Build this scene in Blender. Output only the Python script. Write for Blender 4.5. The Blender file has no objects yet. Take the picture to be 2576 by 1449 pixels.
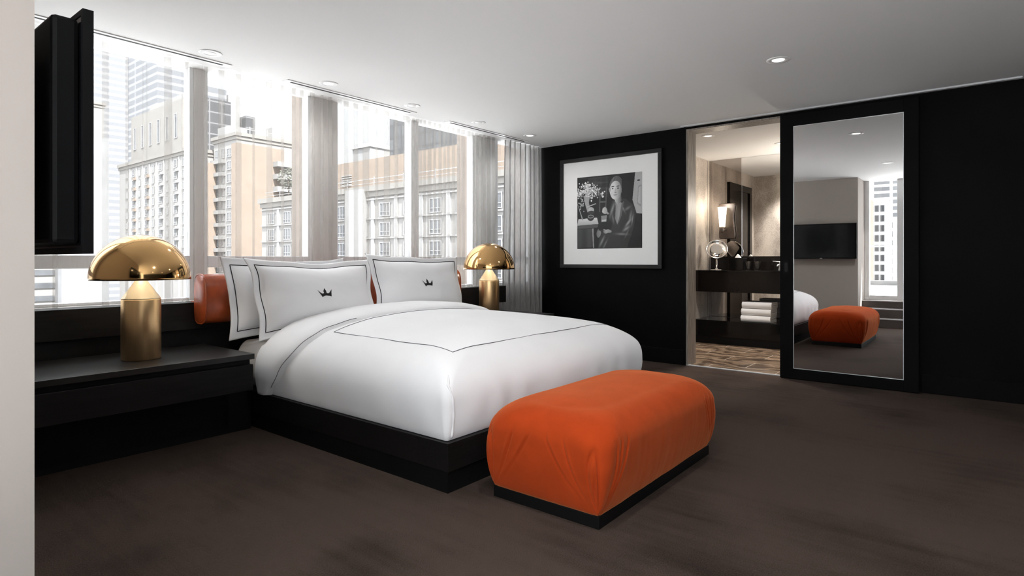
import bpy, bmesh, math, random
import numpy as np
from mathutils import Vector, Matrix, noise
from mathutils.bvhtree import BVHTree

S = bpy.context.scene
COL = S.collection
random.seed(7)
PI = math.pi

# ------------------------------------------------------------------ helpers
ORIGIN = {}          # thing name -> world base point

def bm_new():
    return bmesh.new()

def tag(o, label=None, cat=None, group=None, kind=None):
    if label: o['label'] = label
    if cat: o['category'] = cat
    if group: o['group'] = group
    if kind: o['kind'] = kind
    return o

def thing(name, label, cat, loc, group=None, kind=None):
    o = bpy.data.objects.new(name, None)
    COL.objects.link(o)
    o.empty_display_size = 0.05
    o.location = loc
    ORIGIN[o.name] = Vector(loc)
    return tag(o, label, cat, group, kind)

def base_of(o):
    v = Vector((0, 0, 0))
    while o is not None:
        v += o.location
        o = o.parent
    return v

def obj(name, bm, mats, parent=None, smooth=False, loc=None, bev=0.0, bseg=2):
    """Link a bmesh given in world coordinates as ONE mesh object."""
    me = bpy.data.meshes.new(name)
    bmesh.ops.recalc_face_normals(bm, faces=bm.faces)
    bm.to_mesh(me)
    bm.free()
    if not isinstance(mats, (list, tuple)):
        mats = [mats]
    for m in mats:
        me.materials.append(m)
    o = bpy.data.objects.new(name, me)
    COL.objects.link(o)
    if parent is not None:
        off = base_of(parent)
        me.transform(Matrix.Translation(-off))
        o.parent = parent
    else:
        if loc is None and me.vertices:
            xs = [v.co for v in me.vertices]
            loc = (sum(v.x for v in xs) / len(xs), sum(v.y for v in xs) / len(xs), min(v.z for v in xs))
        loc = Vector(loc or (0, 0, 0))
        me.transform(Matrix.Translation(-loc))
        o.location = loc
    if smooth:
        for p in me.polygons:
            p.use_smooth = True
    if bev > 0:
        b = o.modifiers.new('bevel', 'BEVEL')
        b.width = bev
        b.segments = bseg
        b.limit_method = 'ANGLE'
        b.angle_limit = math.radians(40)
        b.harden_normals = False
    return o

def box(bm, x0, x1, y0, y1, z0, z1, mi=0):
    vs = [bm.verts.new(p) for p in ((x0, y0, z0), (x1, y0, z0), (x1, y1, z0), (x0, y1, z0),
                                    (x0, y0, z1), (x1, y0, z1), (x1, y1, z1), (x0, y1, z1))]
    for f in ((0, 3, 2, 1), (4, 5, 6, 7), (0, 1, 5, 4), (1, 2, 6, 5), (2, 3, 7, 6), (3, 0, 4, 7)):
        bm.faces.new([vs[i] for i in f]).material_index = mi
    return vs

def boxbm(*a):
    bm = bm_new()
    box(bm, *a)
    return bm

def lathe(bm, prof, c, seg=48, mi=0, axis=None):
    """prof: list of (r, h) from bottom to top round axis (default z) at c."""
    c = Vector(c)
    A = Vector(axis).normalized() if axis else Vector((0, 0, 1))
    U = A.orthogonal().normalized()
    W = A.cross(U)
    rings = []
    for r, h in prof:
        if r < 1e-6:
            rings.append([bm.verts.new(c + A * h)])
        else:
            rings.append([bm.verts.new(c + A * h + (U * math.cos(2 * PI * i / seg) + W * math.sin(2 * PI * i / seg)) * r)
                          for i in range(seg)])
    for a, b in zip(rings, rings[1:]):
        for i in range(seg):
            j = (i + 1) % seg
            if len(a) == 1 and len(b) == 1:
                continue
            if len(a) == 1:
                f = bm.faces.new((a[0], b[j], b[i]))
            elif len(b) == 1:
                f = bm.faces.new((a[i], a[j], b[0]))
            else:
                f = bm.faces.new((a[i], a[j], b[j], b[i]))
            f.material_index = mi
            f.smooth = True
    return rings

def tube(bm, pts, r, seg=8, closed=False, mi=0):
    pts = [Vector(p) for p in pts]
    n = len(pts)
    rings = []
    prev = None
    for i, p in enumerate(pts):
        a = pts[(i - 1) % n] if (closed or i > 0) else pts[i]
        b = pts[(i + 1) % n] if (closed or i < n - 1) else pts[i]
        t = (b - a).normalized()
        u = t.orthogonal().normalized() if prev is None else (prev - t * prev.dot(t)).normalized()
        prev = u
        w = t.cross(u)
        rr = r[i] if isinstance(r, (list, tuple)) else r
        rings.append([bm.verts.new(p + (u * math.cos(2 * PI * k / seg) + w * math.sin(2 * PI * k / seg)) * rr) for k in range(seg)])
    m = n if closed else n - 1
    for i in range(m):
        a, b = rings[i], rings[(i + 1) % n]
        for k in range(seg):
            f = bm.faces.new((a[k], a[(k + 1) % seg], b[(k + 1) % seg], b[k]))
            f.smooth = True
            f.material_index = mi
    if not closed:
        bm.faces.new(list(reversed(rings[0]))).material_index = mi
        bm.faces.new(rings[-1]).material_index = mi

def rrect(x0, x1, y0, y1, rc, nx, ny, nc):
    """Rounded rectangle outline, fixed point count."""
    hx, hy = (x1 - x0) / 2, (y1 - y0) / 2
    rc = max(0.0005, min(rc, hx, hy))
    cx, cy = (x0 + x1) / 2, (y0 + y1) / 2
    out = []
    ax, ay = hx - rc, hy - rc
    for q, (sx, sy) in enumerate(((1, -1), (1, 1), (-1, 1), (-1, -1))):
        a0 = -PI / 2 + q * PI / 2
        for k in range(nc):
            a = a0 + (PI / 2) * k / nc
            out.append((cx + sx * ax + rc * math.cos(a), cy + sy * ay + rc * math.sin(a)))
        a = a0 + PI / 2
        p = (cx + sx * ax + rc * math.cos(a), cy + sy * ay + rc * math.sin(a))
        if q == 0: e = (cx + hx, cy + ay); n = ny
        elif q == 1: e = (cx - ax, cy + hy); n = nx
        elif q == 2: e = (cx - hx, cy - ay); n = ny
        else: e = (cx + ax, cy - hy); n = nx
        for k in range(n):
            t = k / n
            out.append((p[0] + (e[0] - p[0]) * t, p[1] + (e[1] - p[1]) * t))
    return out

def loft(bm, rings, cap0=True, cap1=True, mi=0):
    vr = [[bm.verts.new(p) for p in r] for r in rings]
    n = len(vr[0])
    for a, b in zip(vr, vr[1:]):
        for i in range(n):
            j = (i + 1) % n
            f = bm.faces.new((a[i], a[j], b[j], b[i]))
            f.smooth = True
            f.material_index = mi
    if cap0: bm.faces.new(list(reversed(vr[0]))).material_index = mi
    if cap1: bm.faces.new(vr[-1]).material_index = mi
    return vr

def rbox(bm, x0, x1, y0, y1, z0, z1, r, rz=None, nx=6, ny=6, nc=5, nz=5, mi=0):
    """Soft rounded slab."""
    rz = rz or r
    rz = min(rz, (z1 - z0) / 2 * 0.999)
    R = []
    for k in range(nz + 1):
        t = PI / 2 * k / nz
        i = r * (1 - math.sin(t))
        R.append([(x, y, z0 + rz * (1 - math.cos(t))) for x, y in rrect(x0 + i, x1 - i, y0 + i, y1 - i, max(.0006, r - i), nx, ny, nc)])
    for k in range(nz + 1):
        t = PI / 2 * k / nz
        i = r * (1 - math.cos(t))
        R.append([(x, y, z1 - rz * (1 - math.sin(t))) for x, y in rrect(x0 + i, x1 - i, y0 + i, y1 - i, max(.0006, r - i), nx, ny, nc)])
    loft(bm, R, mi=mi)

# ------------------------------------------------------------------ materials
def nt(name):
    m = bpy.data.materials.new(name)
    m.use_nodes = True
    t = m.node_tree
    return m, t, t.nodes, t.links, t.nodes['Principled BSDF']

def mat(name, col, rough=.5, metal=0., spec=.5, var=0., vscale=8., bump=0., bscale=200., sheen=0., coat=0.,
        emit=None, estr=0., stretch=(1, 1, 1), col2=None, aniso=0.):
    m, t, N, L, P = nt(name)
    P.inputs['Base Color'].default_value = (*col, 1)
    P.inputs['Roughness'].default_value = rough
    P.inputs['Metallic'].default_value = metal
    P.inputs['Specular IOR Level'].default_value = spec
    if sheen:
        P.inputs['Sheen Weight'].default_value = sheen
        P.inputs['Sheen Roughness'].default_value = .45
        P.inputs['Sheen Tint'].default_value = ((1, .38, .16, 1) if col[0] > col[2] * 5 else (.8, .8, .8, 1))
    if coat:
        P.inputs['Coat Weight'].default_value = coat
        P.inputs['Coat Roughness'].default_value = .06
    if aniso:
        P.inputs['Anisotropic'].default_value = aniso
    if emit:
        P.inputs['Emission Color'].default_value = (*emit, 1)
        P.inputs['Emission Strength'].default_value = estr
    tc = N.new('ShaderNodeTexCoord')
    mp = N.new('ShaderNodeMapping')
    mp.inputs['Scale'].default_value = stretch
    L.new(tc.outputs['Object'], mp.inputs['Vector'])
    if var or col2:
        n = N.new('ShaderNodeTexNoise')
        n.inputs['Scale'].default_value = vscale
        n.inputs['Detail'].default_value = 6
        L.new(mp.outputs[0], n.inputs['Vector'])
        r = N.new('ShaderNodeValToRGB')
        a = col2 if col2 else tuple(c * (1 - var) for c in col)
        b = col if col2 else tuple(min(1, c * (1 + var)) for c in col)
        r.color_ramp.elements[0].position = .35
        r.color_ramp.elements[1].position = .65
        r.color_ramp.elements[0].color = (*a, 1)
        r.color_ramp.elements[1].color = (*b, 1)
        L.new(n.outputs['Fac'], r.inputs[0])
        L.new(r.outputs[0], P.inputs['Base Color'])
    if bump:
        n2 = N.new('ShaderNodeTexNoise')
        n2.inputs['Scale'].default_value = bscale
        n2.inputs['Detail'].default_value = 4
        L.new(mp.outputs[0], n2.inputs['Vector'])
        b = N.new('ShaderNodeBump')
        b.inputs['Strength'].default_value = bump
        b.inputs['Distance'].default_value = .01
        L.new(n2.outputs['Fac'], b.inputs['Height'])
        L.new(b.outputs[0], P.inputs['Normal'])
    return m

def mat_sheer(name, col, opacity, transl=.5):
    m, t, N, L, P = nt(name)
    out = N['Material Output']
    N.remove(P)
    tr = N.new('ShaderNodeBsdfTransparent')
    df = N.new('ShaderNodeBsdfDiffuse')
    tl = N.new('ShaderNodeBsdfTranslucent')
    df.inputs['Color'].default_value = (*col, 1)
    tl.inputs['Color'].default_value = (*col, 1)
    mx = N.new('ShaderNodeMixShader')
    mx.inputs[0].default_value = transl
    L.new(df.outputs[0], mx.inputs[1])
    L.new(tl.outputs[0], mx.inputs[2])
    # woven threads: opacity varies a little with a fine weave noise
    tc = N.new('ShaderNodeTexCoord')
    mp = N.new('ShaderNodeMapping')
    mp.inputs['Scale'].default_value = (60, 60, 4)
    n = N.new('ShaderNodeTexNoise')
    n.inputs['Scale'].default_value = 3
    n.inputs['Detail'].default_value = 3
    L.new(tc.outputs['Object'], mp.inputs['Vector'])
    L.new(mp.outputs[0], n.inputs['Vector'])
    mr = N.new('ShaderNodeMapRange')
    mr.inputs['From Min'].default_value = .3
    mr.inputs['From Max'].default_value = .7
    mr.inputs['To Min'].default_value = opacity * .8
    mr.inputs['To Max'].default_value = min(1, opacity * 1.2)
    L.new(n.outputs['Fac'], mr.inputs['Value'])
    m2 = N.new('ShaderNodeMixShader')
    L.new(mr.outputs[0], m2.inputs[0])
    L.new(tr.outputs[0], m2.inputs[1])
    L.new(mx.outputs[0], m2.inputs[2])
    L.new(m2.outputs[0], out.inputs['Surface'])
    return m

def mat_glass(name, tint=(1, 1, 1), refl=.06):
    m, t, N, L, P = nt(name)
    out = N['Material Output']
    N.remove(P)
    tr = N.new('ShaderNodeBsdfTransparent')
    tr.inputs['Color'].default_value = (*tint, 1)
    gl = N.new('ShaderNodeBsdfGlossy')
    gl.inputs['Roughness'].default_value = .01
    fr = N.new('ShaderNodeFresnel')
    fr.inputs['IOR'].default_value = 1.0 + refl * 6
    mx = N.new('ShaderNodeMixShader')
    L.new(fr.outputs[0], mx.inputs[0])
    L.new(tr.outputs[0], mx.inputs[1])
    L.new(gl.outputs[0], mx.inputs[2])
    L.new(mx.outputs[0], out.inputs['Surface'])
    return m

def mat_emit(name, col, s):
    m, t, N, L, P = nt(name)
    P.inputs['Base Color'].default_value = (*col, 1)
    P.inputs['Emission Color'].default_value = (*col, 1)
    P.inputs['Emission Strength'].default_value = s
    return m

def mat_brickwin(name, wall, glass, frame, w, h, mort=.02, off=0.):
    """Curtain-wall facade pattern: rows of glazing between spandrel lines."""
    m, t, N, L, P = nt(name)
    P.inputs['Roughness'].default_value = .5
    tc = N.new('ShaderNodeTexCoord')
    sp = N.new('ShaderNodeSeparateXYZ')
    L.new(tc.outputs['Object'], sp.inputs[0])
    ad = N.new('ShaderNodeMath')
    ad.operation = 'ADD'
    L.new(sp.outputs[0], ad.inputs[0])
    L.new(sp.outputs[1], ad.inputs[1])
    cb = N.new('ShaderNodeCombineXYZ')
    L.new(ad.outputs[0], cb.inputs[0])
    L.new(sp.outputs[2], cb.inputs[1])
    b = N.new('ShaderNodeTexBrick')
    b.offset = off
    b.inputs['Scale'].default_value = 1
    b.inputs['Color1'].default_value = (*glass, 1)
    b.inputs['Color2'].default_value = (*[g * .75 + f * .25 for g, f in zip(glass, frame)], 1)
    b.inputs['Mortar'].default_value = (*wall, 1)
    b.inputs['Mortar Size'].default_value = mort
    b.inputs['Mortar Smooth'].default_value = 0
    b.inputs['Brick Width'].default_value = w
    b.inputs['Row Height'].default_value = h
    L.new(cb.outputs[0], b.inputs['Vector'])
    L.new(b.outputs[0], P.inputs['Base Color'])
    return m

M = {}
M['ceiling'] = mat('painted plaster', (.80, .80, .80), .8, spec=.2, bump=.02, bscale=90)
M['black_wall'] = mat('polished black plaster', (.0022, .0020, .0025), .55, spec=.08, col2=(.0008, .0007, .0009), vscale=3.0, bump=.05, bscale=14)
M['beige_wall'] = mat('beige paint', (.40, .36, .33), .8, spec=.2, bump=.02, bscale=120)
M['grey_wall'] = mat('dark grey paint', (.035, .033, .032), .8, spec=.2, bump=.02, bscale=120)
M['pier'] = mat('window pier paint', (.62, .595, .575), .7, spec=.2, bump=.02, bscale=120)
M['outer'] = mat('tan outer stone', (.20, .165, .14), .8, var=.1, vscale=5)
M['white_frame'] = mat('white window frame', (.78, .79, .8), .45, bump=.01, bscale=60)
M['dark_wood'] = mat('black stained oak', (.0062, .0054, .0054), .45, spec=.24, var=.35, vscale=5, stretch=(1, 12, 12), bump=.04, bscale=60)
M['top_wood'] = mat('charcoal stained oak', (.012, .0105, .0105), .36, spec=.45, var=.25, vscale=5, stretch=(1, 12, 12), bump=.03, bscale=60)
M['door_black'] = mat('black lacquer', (.0018, .0017, .0021), .55, spec=.08, var=.2, vscale=4)
M['jamb_wood'] = mat('brown veneer', (.22, .19, .165), .40, spec=.5, var=.35, vscale=6, stretch=(10, 10, 1))
M['linen'] = mat('white cotton', (.85, .85, .86), .75, spec=.2, bump=.015, bscale=900, var=.015, vscale=3)
M['stitch'] = mat('black embroidery', (.008, .008, .010), .7)
M['stitch_and_shade'] = mat('grey stitch and crease shade', (.06, .06, .065), .7)
M['gold'] = mat('polished brass', (.66, .40, .17), .09, metal=1, var=.02, vscale=4)
M['gold_satin'] = mat('brushed brass', (.86, .58, .30), .36, metal=1, var=.03, vscale=3, stretch=(30, 30, 1))
M['gold_pale'] = mat('pale satin brass', (.92, .76, .52), .35, metal=1, var=.02, vscale=4)
M['shade_in'] = mat('white lacquered shade inside', (.85, .84, .82), .5, var=.01)
M['leather'] = mat('cognac leather', (.32, .060, .016), .30, spec=.5, var=.3, vscale=9, bump=.06, bscale=160, coat=.2)
M['velvet'] = mat('orange velvet', (.36, .043, .009), .9, spec=.02, var=.06, vscale=10, bump=.03, bscale=300, sheen=.40)
M['black_base'] = mat('black plinth', (.0025, .0025, .0027), .5, spec=.25, var=.2, vscale=6)
M['tv_black'] = mat('black plastic', (.003, .003, .0034), .5, spec=.10, var=.1, vscale=5)
M['screen'] = mat('dark screen', (.003, .003, .004), .12, spec=.5, var=.1, vscale=5)
M['pic_frame'] = mat('dark espresso frame', (.006, .005, .0045), .42, spec=.35, var=.2, vscale=7, stretch=(8, 1, 8))
M['matboard'] = mat('white mat board', (.88, .88, .87), .9, spec=.1, bump=.01, bscale=300)
M['chrome'] = mat('chrome', (.85, .85, .86), .08, metal=1, var=.01)
M['mirror'] = mat('silvered mirror', (.84, .84, .84), .0, metal=1)
M['mirror_tint'] = mat('bronze mirror', (.42, .385, .36), .0, metal=1)
M['gloss_black'] = mat('black gloss stone', (.004, .0036, .0036), .10, spec=.3, var=.2, vscale=5)
M['gloss_brown'] = mat('dark brown gloss panel', (.006, .0045, .004), .18, spec=.22, var=.3, vscale=4)
M['towel'] = mat('white terry cotton', (.82, .82, .82), .95, spec=.1, bump=.25, bscale=420, sheen=.3)
M['paper'] = mat('white tissue', (.85, .83, .81), .9, spec=.1, bump=.02, bscale=150)
M['sheer'] = mat_sheer('sheer voile', (.50, .475, .445), .15, .32)
M['drape'] = mat_sheer('grey voile', (.42, .41, .405), .88, .34)
M['glass'] = mat_glass('window glass', (.97, .98, .98), .045)
def clear_glass():
    m, t, N, L, P = nt('clear tumbler glass')
    P.inputs['Base Color'].default_value = (.97, .97, .97, 1)
    P.inputs['Roughness'].default_value = .02
    P.inputs['Transmission Weight'].default_value = 1
    P.inputs['IOR'].default_value = 1.48
    return m
M['tumbler'] = clear_glass()
M['bulb'] = mat_emit('opal bulb', (1, .93, .82), 3.0)
M['sconce_glow'] = mat_emit('lit opal glass', (1, .84, .60), 2.2)
M['lens_on'] = mat_emit('lit downlight lens', (1, .97, .93), 2.2)
M['lens_off_glow'] = mat('white downlight lens', (.8, .8, .8), .4, emit=(1, 1, 1), estr=.12, var=.02)  # lens of a switched-off lamp with a faint glow put into it
M['trim_white'] = mat('white metal trim', (.80, .80, .80), .4, spec=.4, var=.01)
M['slot_dark'] = mat('slot interior', (.01, .01, .01), .8, var=.1)
M['terrace'] = mat('white terrace pavers', (.72, .72, .72), .85, var=.04, vscale=2)
M['nosing'] = mat('aluminium nosing', (.65, .66, .68), .35, metal=.6, var=.03)
M['step'] = mat('taupe step', (.085, .070, .062), .6, var=.1, vscale=6)
M['bronze'] = mat('dark bronze leather plate', (.075, .055, .045), .35, spec=.5, var=.2, vscale=9, bump=.03)

def carpet():
    m, t, N, L, P = nt('brown loop carpet')
    P.inputs['Roughness'].default_value = 1
    P.inputs['Specular IOR Level'].default_value = .1
    tc = N.new('ShaderNodeTexCoord')
    def noise_(scale, st, det=4):
        mp = N.new('ShaderNodeMapping')
        mp.inputs['Scale'].default_value = st
        L.new(tc.outputs['Object'], mp.inputs['Vector'])
        n = N.new('ShaderNodeTexNoise')
        n.inputs['Scale'].default_value = scale
        n.inputs['Detail'].default_value = det
        L.new(mp.outputs[0], n.inputs['Vector'])
        return n
    a = noise_(1.6, (1, 1, 1))
    b = noise_(3.2, (6, .5, 1), 3)
    c = noise_(160, (1, 1, 1), 2)
    mix = N.new('ShaderNodeMath'); mix.operation = 'MULTIPLY_ADD'
    L.new(b.outputs['Fac'], mix.inputs[0]); mix.inputs[1].default_value = .36
    L.new(a.outputs['Fac'], mix.inputs[2])
    m2 = N.new('ShaderNodeMath'); m2.operation = 'MULTIPLY_ADD'
    L.new(c.outputs['Fac'], m2.inputs[0]); m2.inputs[1].default_value = .55
    L.new(mix.outputs[0], m2.inputs[2])
    r = N.new('ShaderNodeValToRGB')
    r.color_ramp.elements[0].position = .58
    r.color_ramp.elements[0].color = (.013, .0082, .0060, 1)
    r.color_ramp.elements[1].position = 1.35 / 1.35
    r.color_ramp.elements[1].color = (.056, .0395, .0318, 1)
    L.new(m2.outputs[0], r.inputs[0])
    L.new(r.outputs[0], P.inputs['Base Color'])
    bp = N.new('ShaderNodeBump')
    bp.inputs['Strength'].default_value = .6
    bp.inputs['Distance'].default_value = .006
    L.new(c.outputs['Fac'], bp.inputs['Height'])
    L.new(bp.outputs[0], P.inputs['Normal'])
    return m
M['carpet'] = carpet()

def marble_floor():
    m, t, N, L, P = nt('brown marble tiles')
    P.inputs['Roughness'].default_value = .22
    tc = N.new('ShaderNodeTexCoord')
    mp = N.new('ShaderNodeMapping')
    mp.inputs['Rotation'].default_value = (0, 0, PI / 2)
    L.new(tc.outputs['Object'], mp.inputs['Vector'])
    w = N.new('ShaderNodeTexWave')
    w.wave_type = 'BANDS'
    w.inputs['Scale'].default_value = 1.2
    w.inputs['Distortion'].default_value = 14
    w.inputs['Detail'].default_value = 6
    w.inputs['Detail Scale'].default_value = 2.2
    L.new(tc.outputs['Object'], w.inputs['Vector'])
    r = N.new('ShaderNodeValToRGB')
    e = r.color_ramp.elements
    e[0].position = .0; e[0].color = (.085, .055, .038, 1)
    e[1].position = 1.; e[1].color = (.31, .22, .15, 1)
    k = e.new(.25); k.color = (.17, .115, .077, 1)
    k = e.new(.7); k.color = (.24, .165, .11, 1)
    L.new(w.outputs['Fac'], r.inputs[0])
    b = N.new('ShaderNodeTexBrick')
    b.offset = .5
    b.inputs['Scale'].default_value = 1
    b.inputs['Brick Width'].default_value = .69
    b.inputs['Row Height'].default_value = .35
    b.inputs['Mortar Size'].default_value = .0035
    b.inputs['Mortar'].default_value = (.55, .48, .42, 1)
    b.inputs['Color1'].default_value = (1, 1, 1, 1)
    b.inputs['Color2'].default_value = (.65, .65, .65, 1)
    L.new(mp.outputs[0], b.inputs['Vector'])
    mx = N.new('ShaderNodeMix'); mx.data_type = 'RGBA'; mx.blend_type = 'MULTIPLY'
    mx.inputs[0].default_value = 1
    L.new(r.outputs[0], mx.inputs[6]); L.new(b.outputs['Color'], mx.inputs[7])
    m2 = N.new('ShaderNodeMix'); m2.data_type = 'RGBA'
    L.new(b.outputs['Fac'], m2.inputs[0]); L.new(mx.outputs[2], m2.inputs[6])
    m2.inputs[7].default_value = (.5, .44, .38, 1)
    L.new(m2.outputs[2], P.inputs['Base Color'])
    return m
M['marble_floor'] = marble_floor()

def stone_wall():
    m, t, N, L, P = nt('mottled beige stone')
    P.inputs['Roughness'].default_value = .45
    tc = N.new('ShaderNodeTexCoord')
    mp = N.new('ShaderNodeMapping')
    mp.inputs['Scale'].default_value = (1.5, 1.5, .9)
    L.new(tc.outputs['Object'], mp.inputs['Vector'])
    n = N.new('ShaderNodeTexNoise'); n.inputs['Scale'].default_value = 1.6; n.inputs['Detail'].default_value = 4
    n2 = N.new('ShaderNodeTexNoise'); n2.inputs['Scale'].default_value = 70; n2.inputs['Detail'].default_value = 3
    L.new(mp.outputs[0], n.inputs['Vector']); L.new(tc.outputs['Object'], n2.inputs['Vector'])
    ma = N.new('ShaderNodeMath'); ma.operation = 'MULTIPLY_ADD'
    L.new(n2.outputs['Fac'], ma.inputs[0]); ma.inputs[1].default_value = .35
    L.new(n.outputs['Fac'], ma.inputs[2])
    r = N.new('ShaderNodeValToRGB')
    r.color_ramp.elements[0].position = .52; r.color_ramp.elements[0].color = (.27, .235, .205, 1)
    r.color_ramp.elements[1].position = .78; r.color_ramp.elements[1].color = (.60, .545, .485, 1)
    L.new(ma.outputs[0], r.inputs[0]); L.new(r.outputs[0], P.inputs['Base Color'])
    return m
M['stone'] = stone_wall()

# ------------------------------------------------------------------ camera
CAMZ = 1.15
cam = bpy.data.cameras.new('camera')
co = bpy.data.objects.new('camera', cam)
COL.objects.link(co)
cam.sensor_width = 36
cam.lens = 1498 / 2576 * 36
cam.shift_y = -(724.5 - 653) / 2576
cam.clip_start = .05
cam.clip_end = 2000
co.location = (0, 0, CAMZ)
co.rotation_euler = (PI / 2, 0, -math.atan2(.77995, .62584))
S.camera = co

CEIL = 2.59
XW = 6.24      # black wall face
# ------------------------------------------------------------------ room shell
def struct(name, bm, m, **k):
    o = obj(name, bm, m, **k)
    o['kind'] = 'structure'
    return o

struct('floor', boxbm(-.25, XW + .02, -2.5, 4.98, -.15, 0), M['carpet'])
struct('floor_bathroom', boxbm(XW + .02, 8.8, .6, 3.45, -.15, .002), M['marble_floor'])
struct('ceiling', boxbm(-.5, 8.9, -2.7, 4.78, CEIL, CEIL + .25), M['ceiling'])
tb = bm_new(); box(tb, XW - .006, XW + .03, 1.55, 2.578, 0, .008)
struct('trim_1', tb, M['nosing'])
# black wall with the bathroom opening
bm = bm_new()
box(bm, XW, XW + .2, 2.578, 4.98, 0, CEIL)
box(bm, XW, XW + .2, -2.7, 1.50, 0, CEIL)
box(bm, XW, XW + .2, 1.50, 2.578, 2.565, CEIL)
struct('wall_right', bm, M['black_wall'])
bm = bm_new()
box(bm, XW - .016, XW, 2.60, 4.50, 0, .165)
struct('baseboard_right', bm, M['door_black'], bev=.003)
bm = bm_new()
box(bm, XW - .016, XW, -2.5, .462, 0, .165)
struct('baseboard_front', bm, M['door_black'], bev=.003)
# jamb lining
bm = bm_new()
box(bm, XW - .004, XW + .215, 2.555, 2.578, 0, 2.565)
box(bm, XW - .004, XW + .215, 1.50, 2.555, 2.548, 2.565)
struct('trim_2', bm, M['jamb_wood'])
bm = bm_new(); box(bm, XW - .012, XW, 2.578, 2.600, 0, CEIL)
struct('trim_3', bm, M['door_black'])
# ceiling track strip over the sliding door
bm = bm_new(); box(bm, XW - .10, XW - .085, -.2, 2.60, CEIL - .014, CEIL)
struct('trim_4', bm, M['nosing'])
# window wall: sill wall, piers, outer reveal, head
YG = 4.72
bm = bm_new()
box(bm, -.25, XW, 4.60, 4.98, 0, .845)
box(bm, -.25, .55, 4.60, 4.98, .845, CEIL)
box(bm, 3.00, 3.25, 4.66, 4.72, .845, CEIL)
struct('wall_back', bm, M['pier'])
bm = bm_new()
box(bm, 2.97, 3.27, 4.72, 4.95, .80, CEIL + .1)
box(bm, 5.12, 5.53, 4.72, 4.95, .80, CEIL + .1)
box(bm, 6.20, 6.44, 4.72, 4.95, .80, CEIL + .1)
struct('wall_outer', bm, M['outer'])
# left wall (with the television) and its end, rear wall
struct('wall_left', boxbm(-.5, .40, 1.80, 5.0, 0, CEIL), M['beige_wall'])
struct('wall_rear', boxbm(-.5, XW + .2, -2.7, -2.5, 0, CEIL), M['grey_wall'])
bm = bm_new()
box(bm, .40, .415, 1.80, 3.58, 0, .16)
struct('baseboard_left', bm, M['step'])
# balcony side: low wall under the door, end pier
bm = bm_new()
box(bm, -.5, -.25, -2.7, 1.80, -.15, .42)
box(bm, -.5, -.25, -2.7, -2.3, .42, CEIL)
struct('wall_balcony', bm, M['beige_wall'])
# steps to the balcony door
bm = bm_new()
box(bm, .27, .55, -2.2, 1.80, 0, .145)
box(bm, -.02, .27, -2.2, 1.80, 0, .295)
box(bm, -.25, -.02, -2.2, 1.80, 0, .42)
st = struct('floor_steps', bm, M['step'])
for i, (x, z) in enumerate(((.55, .145), (.27, .295), (-.02, .42))):
    b2 = bm_new(); box(b2, x - .035, x + .004, -2.2, 1.80, z - .012, z + .003)
    obj('nosing', b2, M['nosing'], st)

# bathroom shell
struct('wall_bathroom_left', boxbm(XW + .2, 8.8, 3.20, 3.45, 0, CEIL), M['stone'])
struct('wall_bathroom_back', boxbm(8.62, 8.85, .6, 3.45, 0, CEIL), M['stone'])
struct('wall_bathroom_right', boxbm(XW + .2, 8.8, .6, .85, 0, CEIL), M['stone'])
bm = bm_new()
box(bm, XW + .2, XW + .22, 2.60, 3.20, 0, CEIL)
box(bm, XW + .2, XW + .22, .85, 1.50, 0, CEIL)
struct('wall_bathroom_front', bm, M['stone'])
for i, x in enumerate((8.53, 7.9)):
    b2 = bm_new(); box(b2, x - .0025, x + .0025, 3.1985, 3.2005, 0, CEIL)
    struct('trim_%d' % (5 + i), b2, M['gloss_black'])
# dark door in the bathroom's left wall
d2 = thing('door_2', 'dark framed door in the bathroom side wall, seen in the vanity mirror', 'door', (7.3, 3.2, 0), kind='structure')
bm = bm_new()
box(bm, 6.75, 6.85, 3.15, 3.199, .002, 2.36); box(bm, 7.75, 7.85, 3.15, 3.199, .002, 2.36); box(bm, 6.85, 7.75, 3.15, 3.199, 2.26, 2.36)
obj('door_frame', bm, M['gloss_black'], d2)
obj('door_leaf', boxbm(6.85, 7.75, 3.17, 3.199, .002, 2.26), M['gloss_brown'], d2)

# ------------------------------------------------------------------ windows
def window(name, x0, x1, mulls, left=.035, right=.06, z0=.845, z1=CEIL, tz=(1.09, 1.178)):
    w = thing(name, None, None, ((x0 + x1) / 2, YG, z0), kind='structure')
    b = bm_new()
    box(b, x0, x0 + left, YG - .045, YG + .05, z0, z1)
    box(b, x1 - right, x1, YG - .045, YG + .05, z0, z1)
    for m in mulls:
        box(b, m[0], m[1], YG - .055, YG + .05, z0, z1)
    obj('frame', b, M['white_frame'], w, bev=.004)
    b = bm_new()
    edges = [x0 + left] + [v for m in mulls for v in m] + [x1 - right]
    for a, c in zip(edges[::2], edges[1::2]):
        box(b, a, c, YG - .05, YG + .05, tz[0], tz[1])
        box(b, a, c, YG - .04, YG + .05, z0, z0 + .02)
    obj('transom', b, M['white_frame'], w, bev=.004)
    for a, c in zip(edges[::2], edges[1::2]):
        for q0, q1 in ((z0 + .02, tz[0]), (tz[1], z1)):
            b = bm_new()
            vs = [b.verts.new(p) for p in ((a, YG + .012, q0), (c, YG + .012, q0), (c, YG + .012, q1), (a, YG + .012, q1))]
            b.faces.new(vs)
            obj('pane', b, M['glass'], w)
    return w

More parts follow.
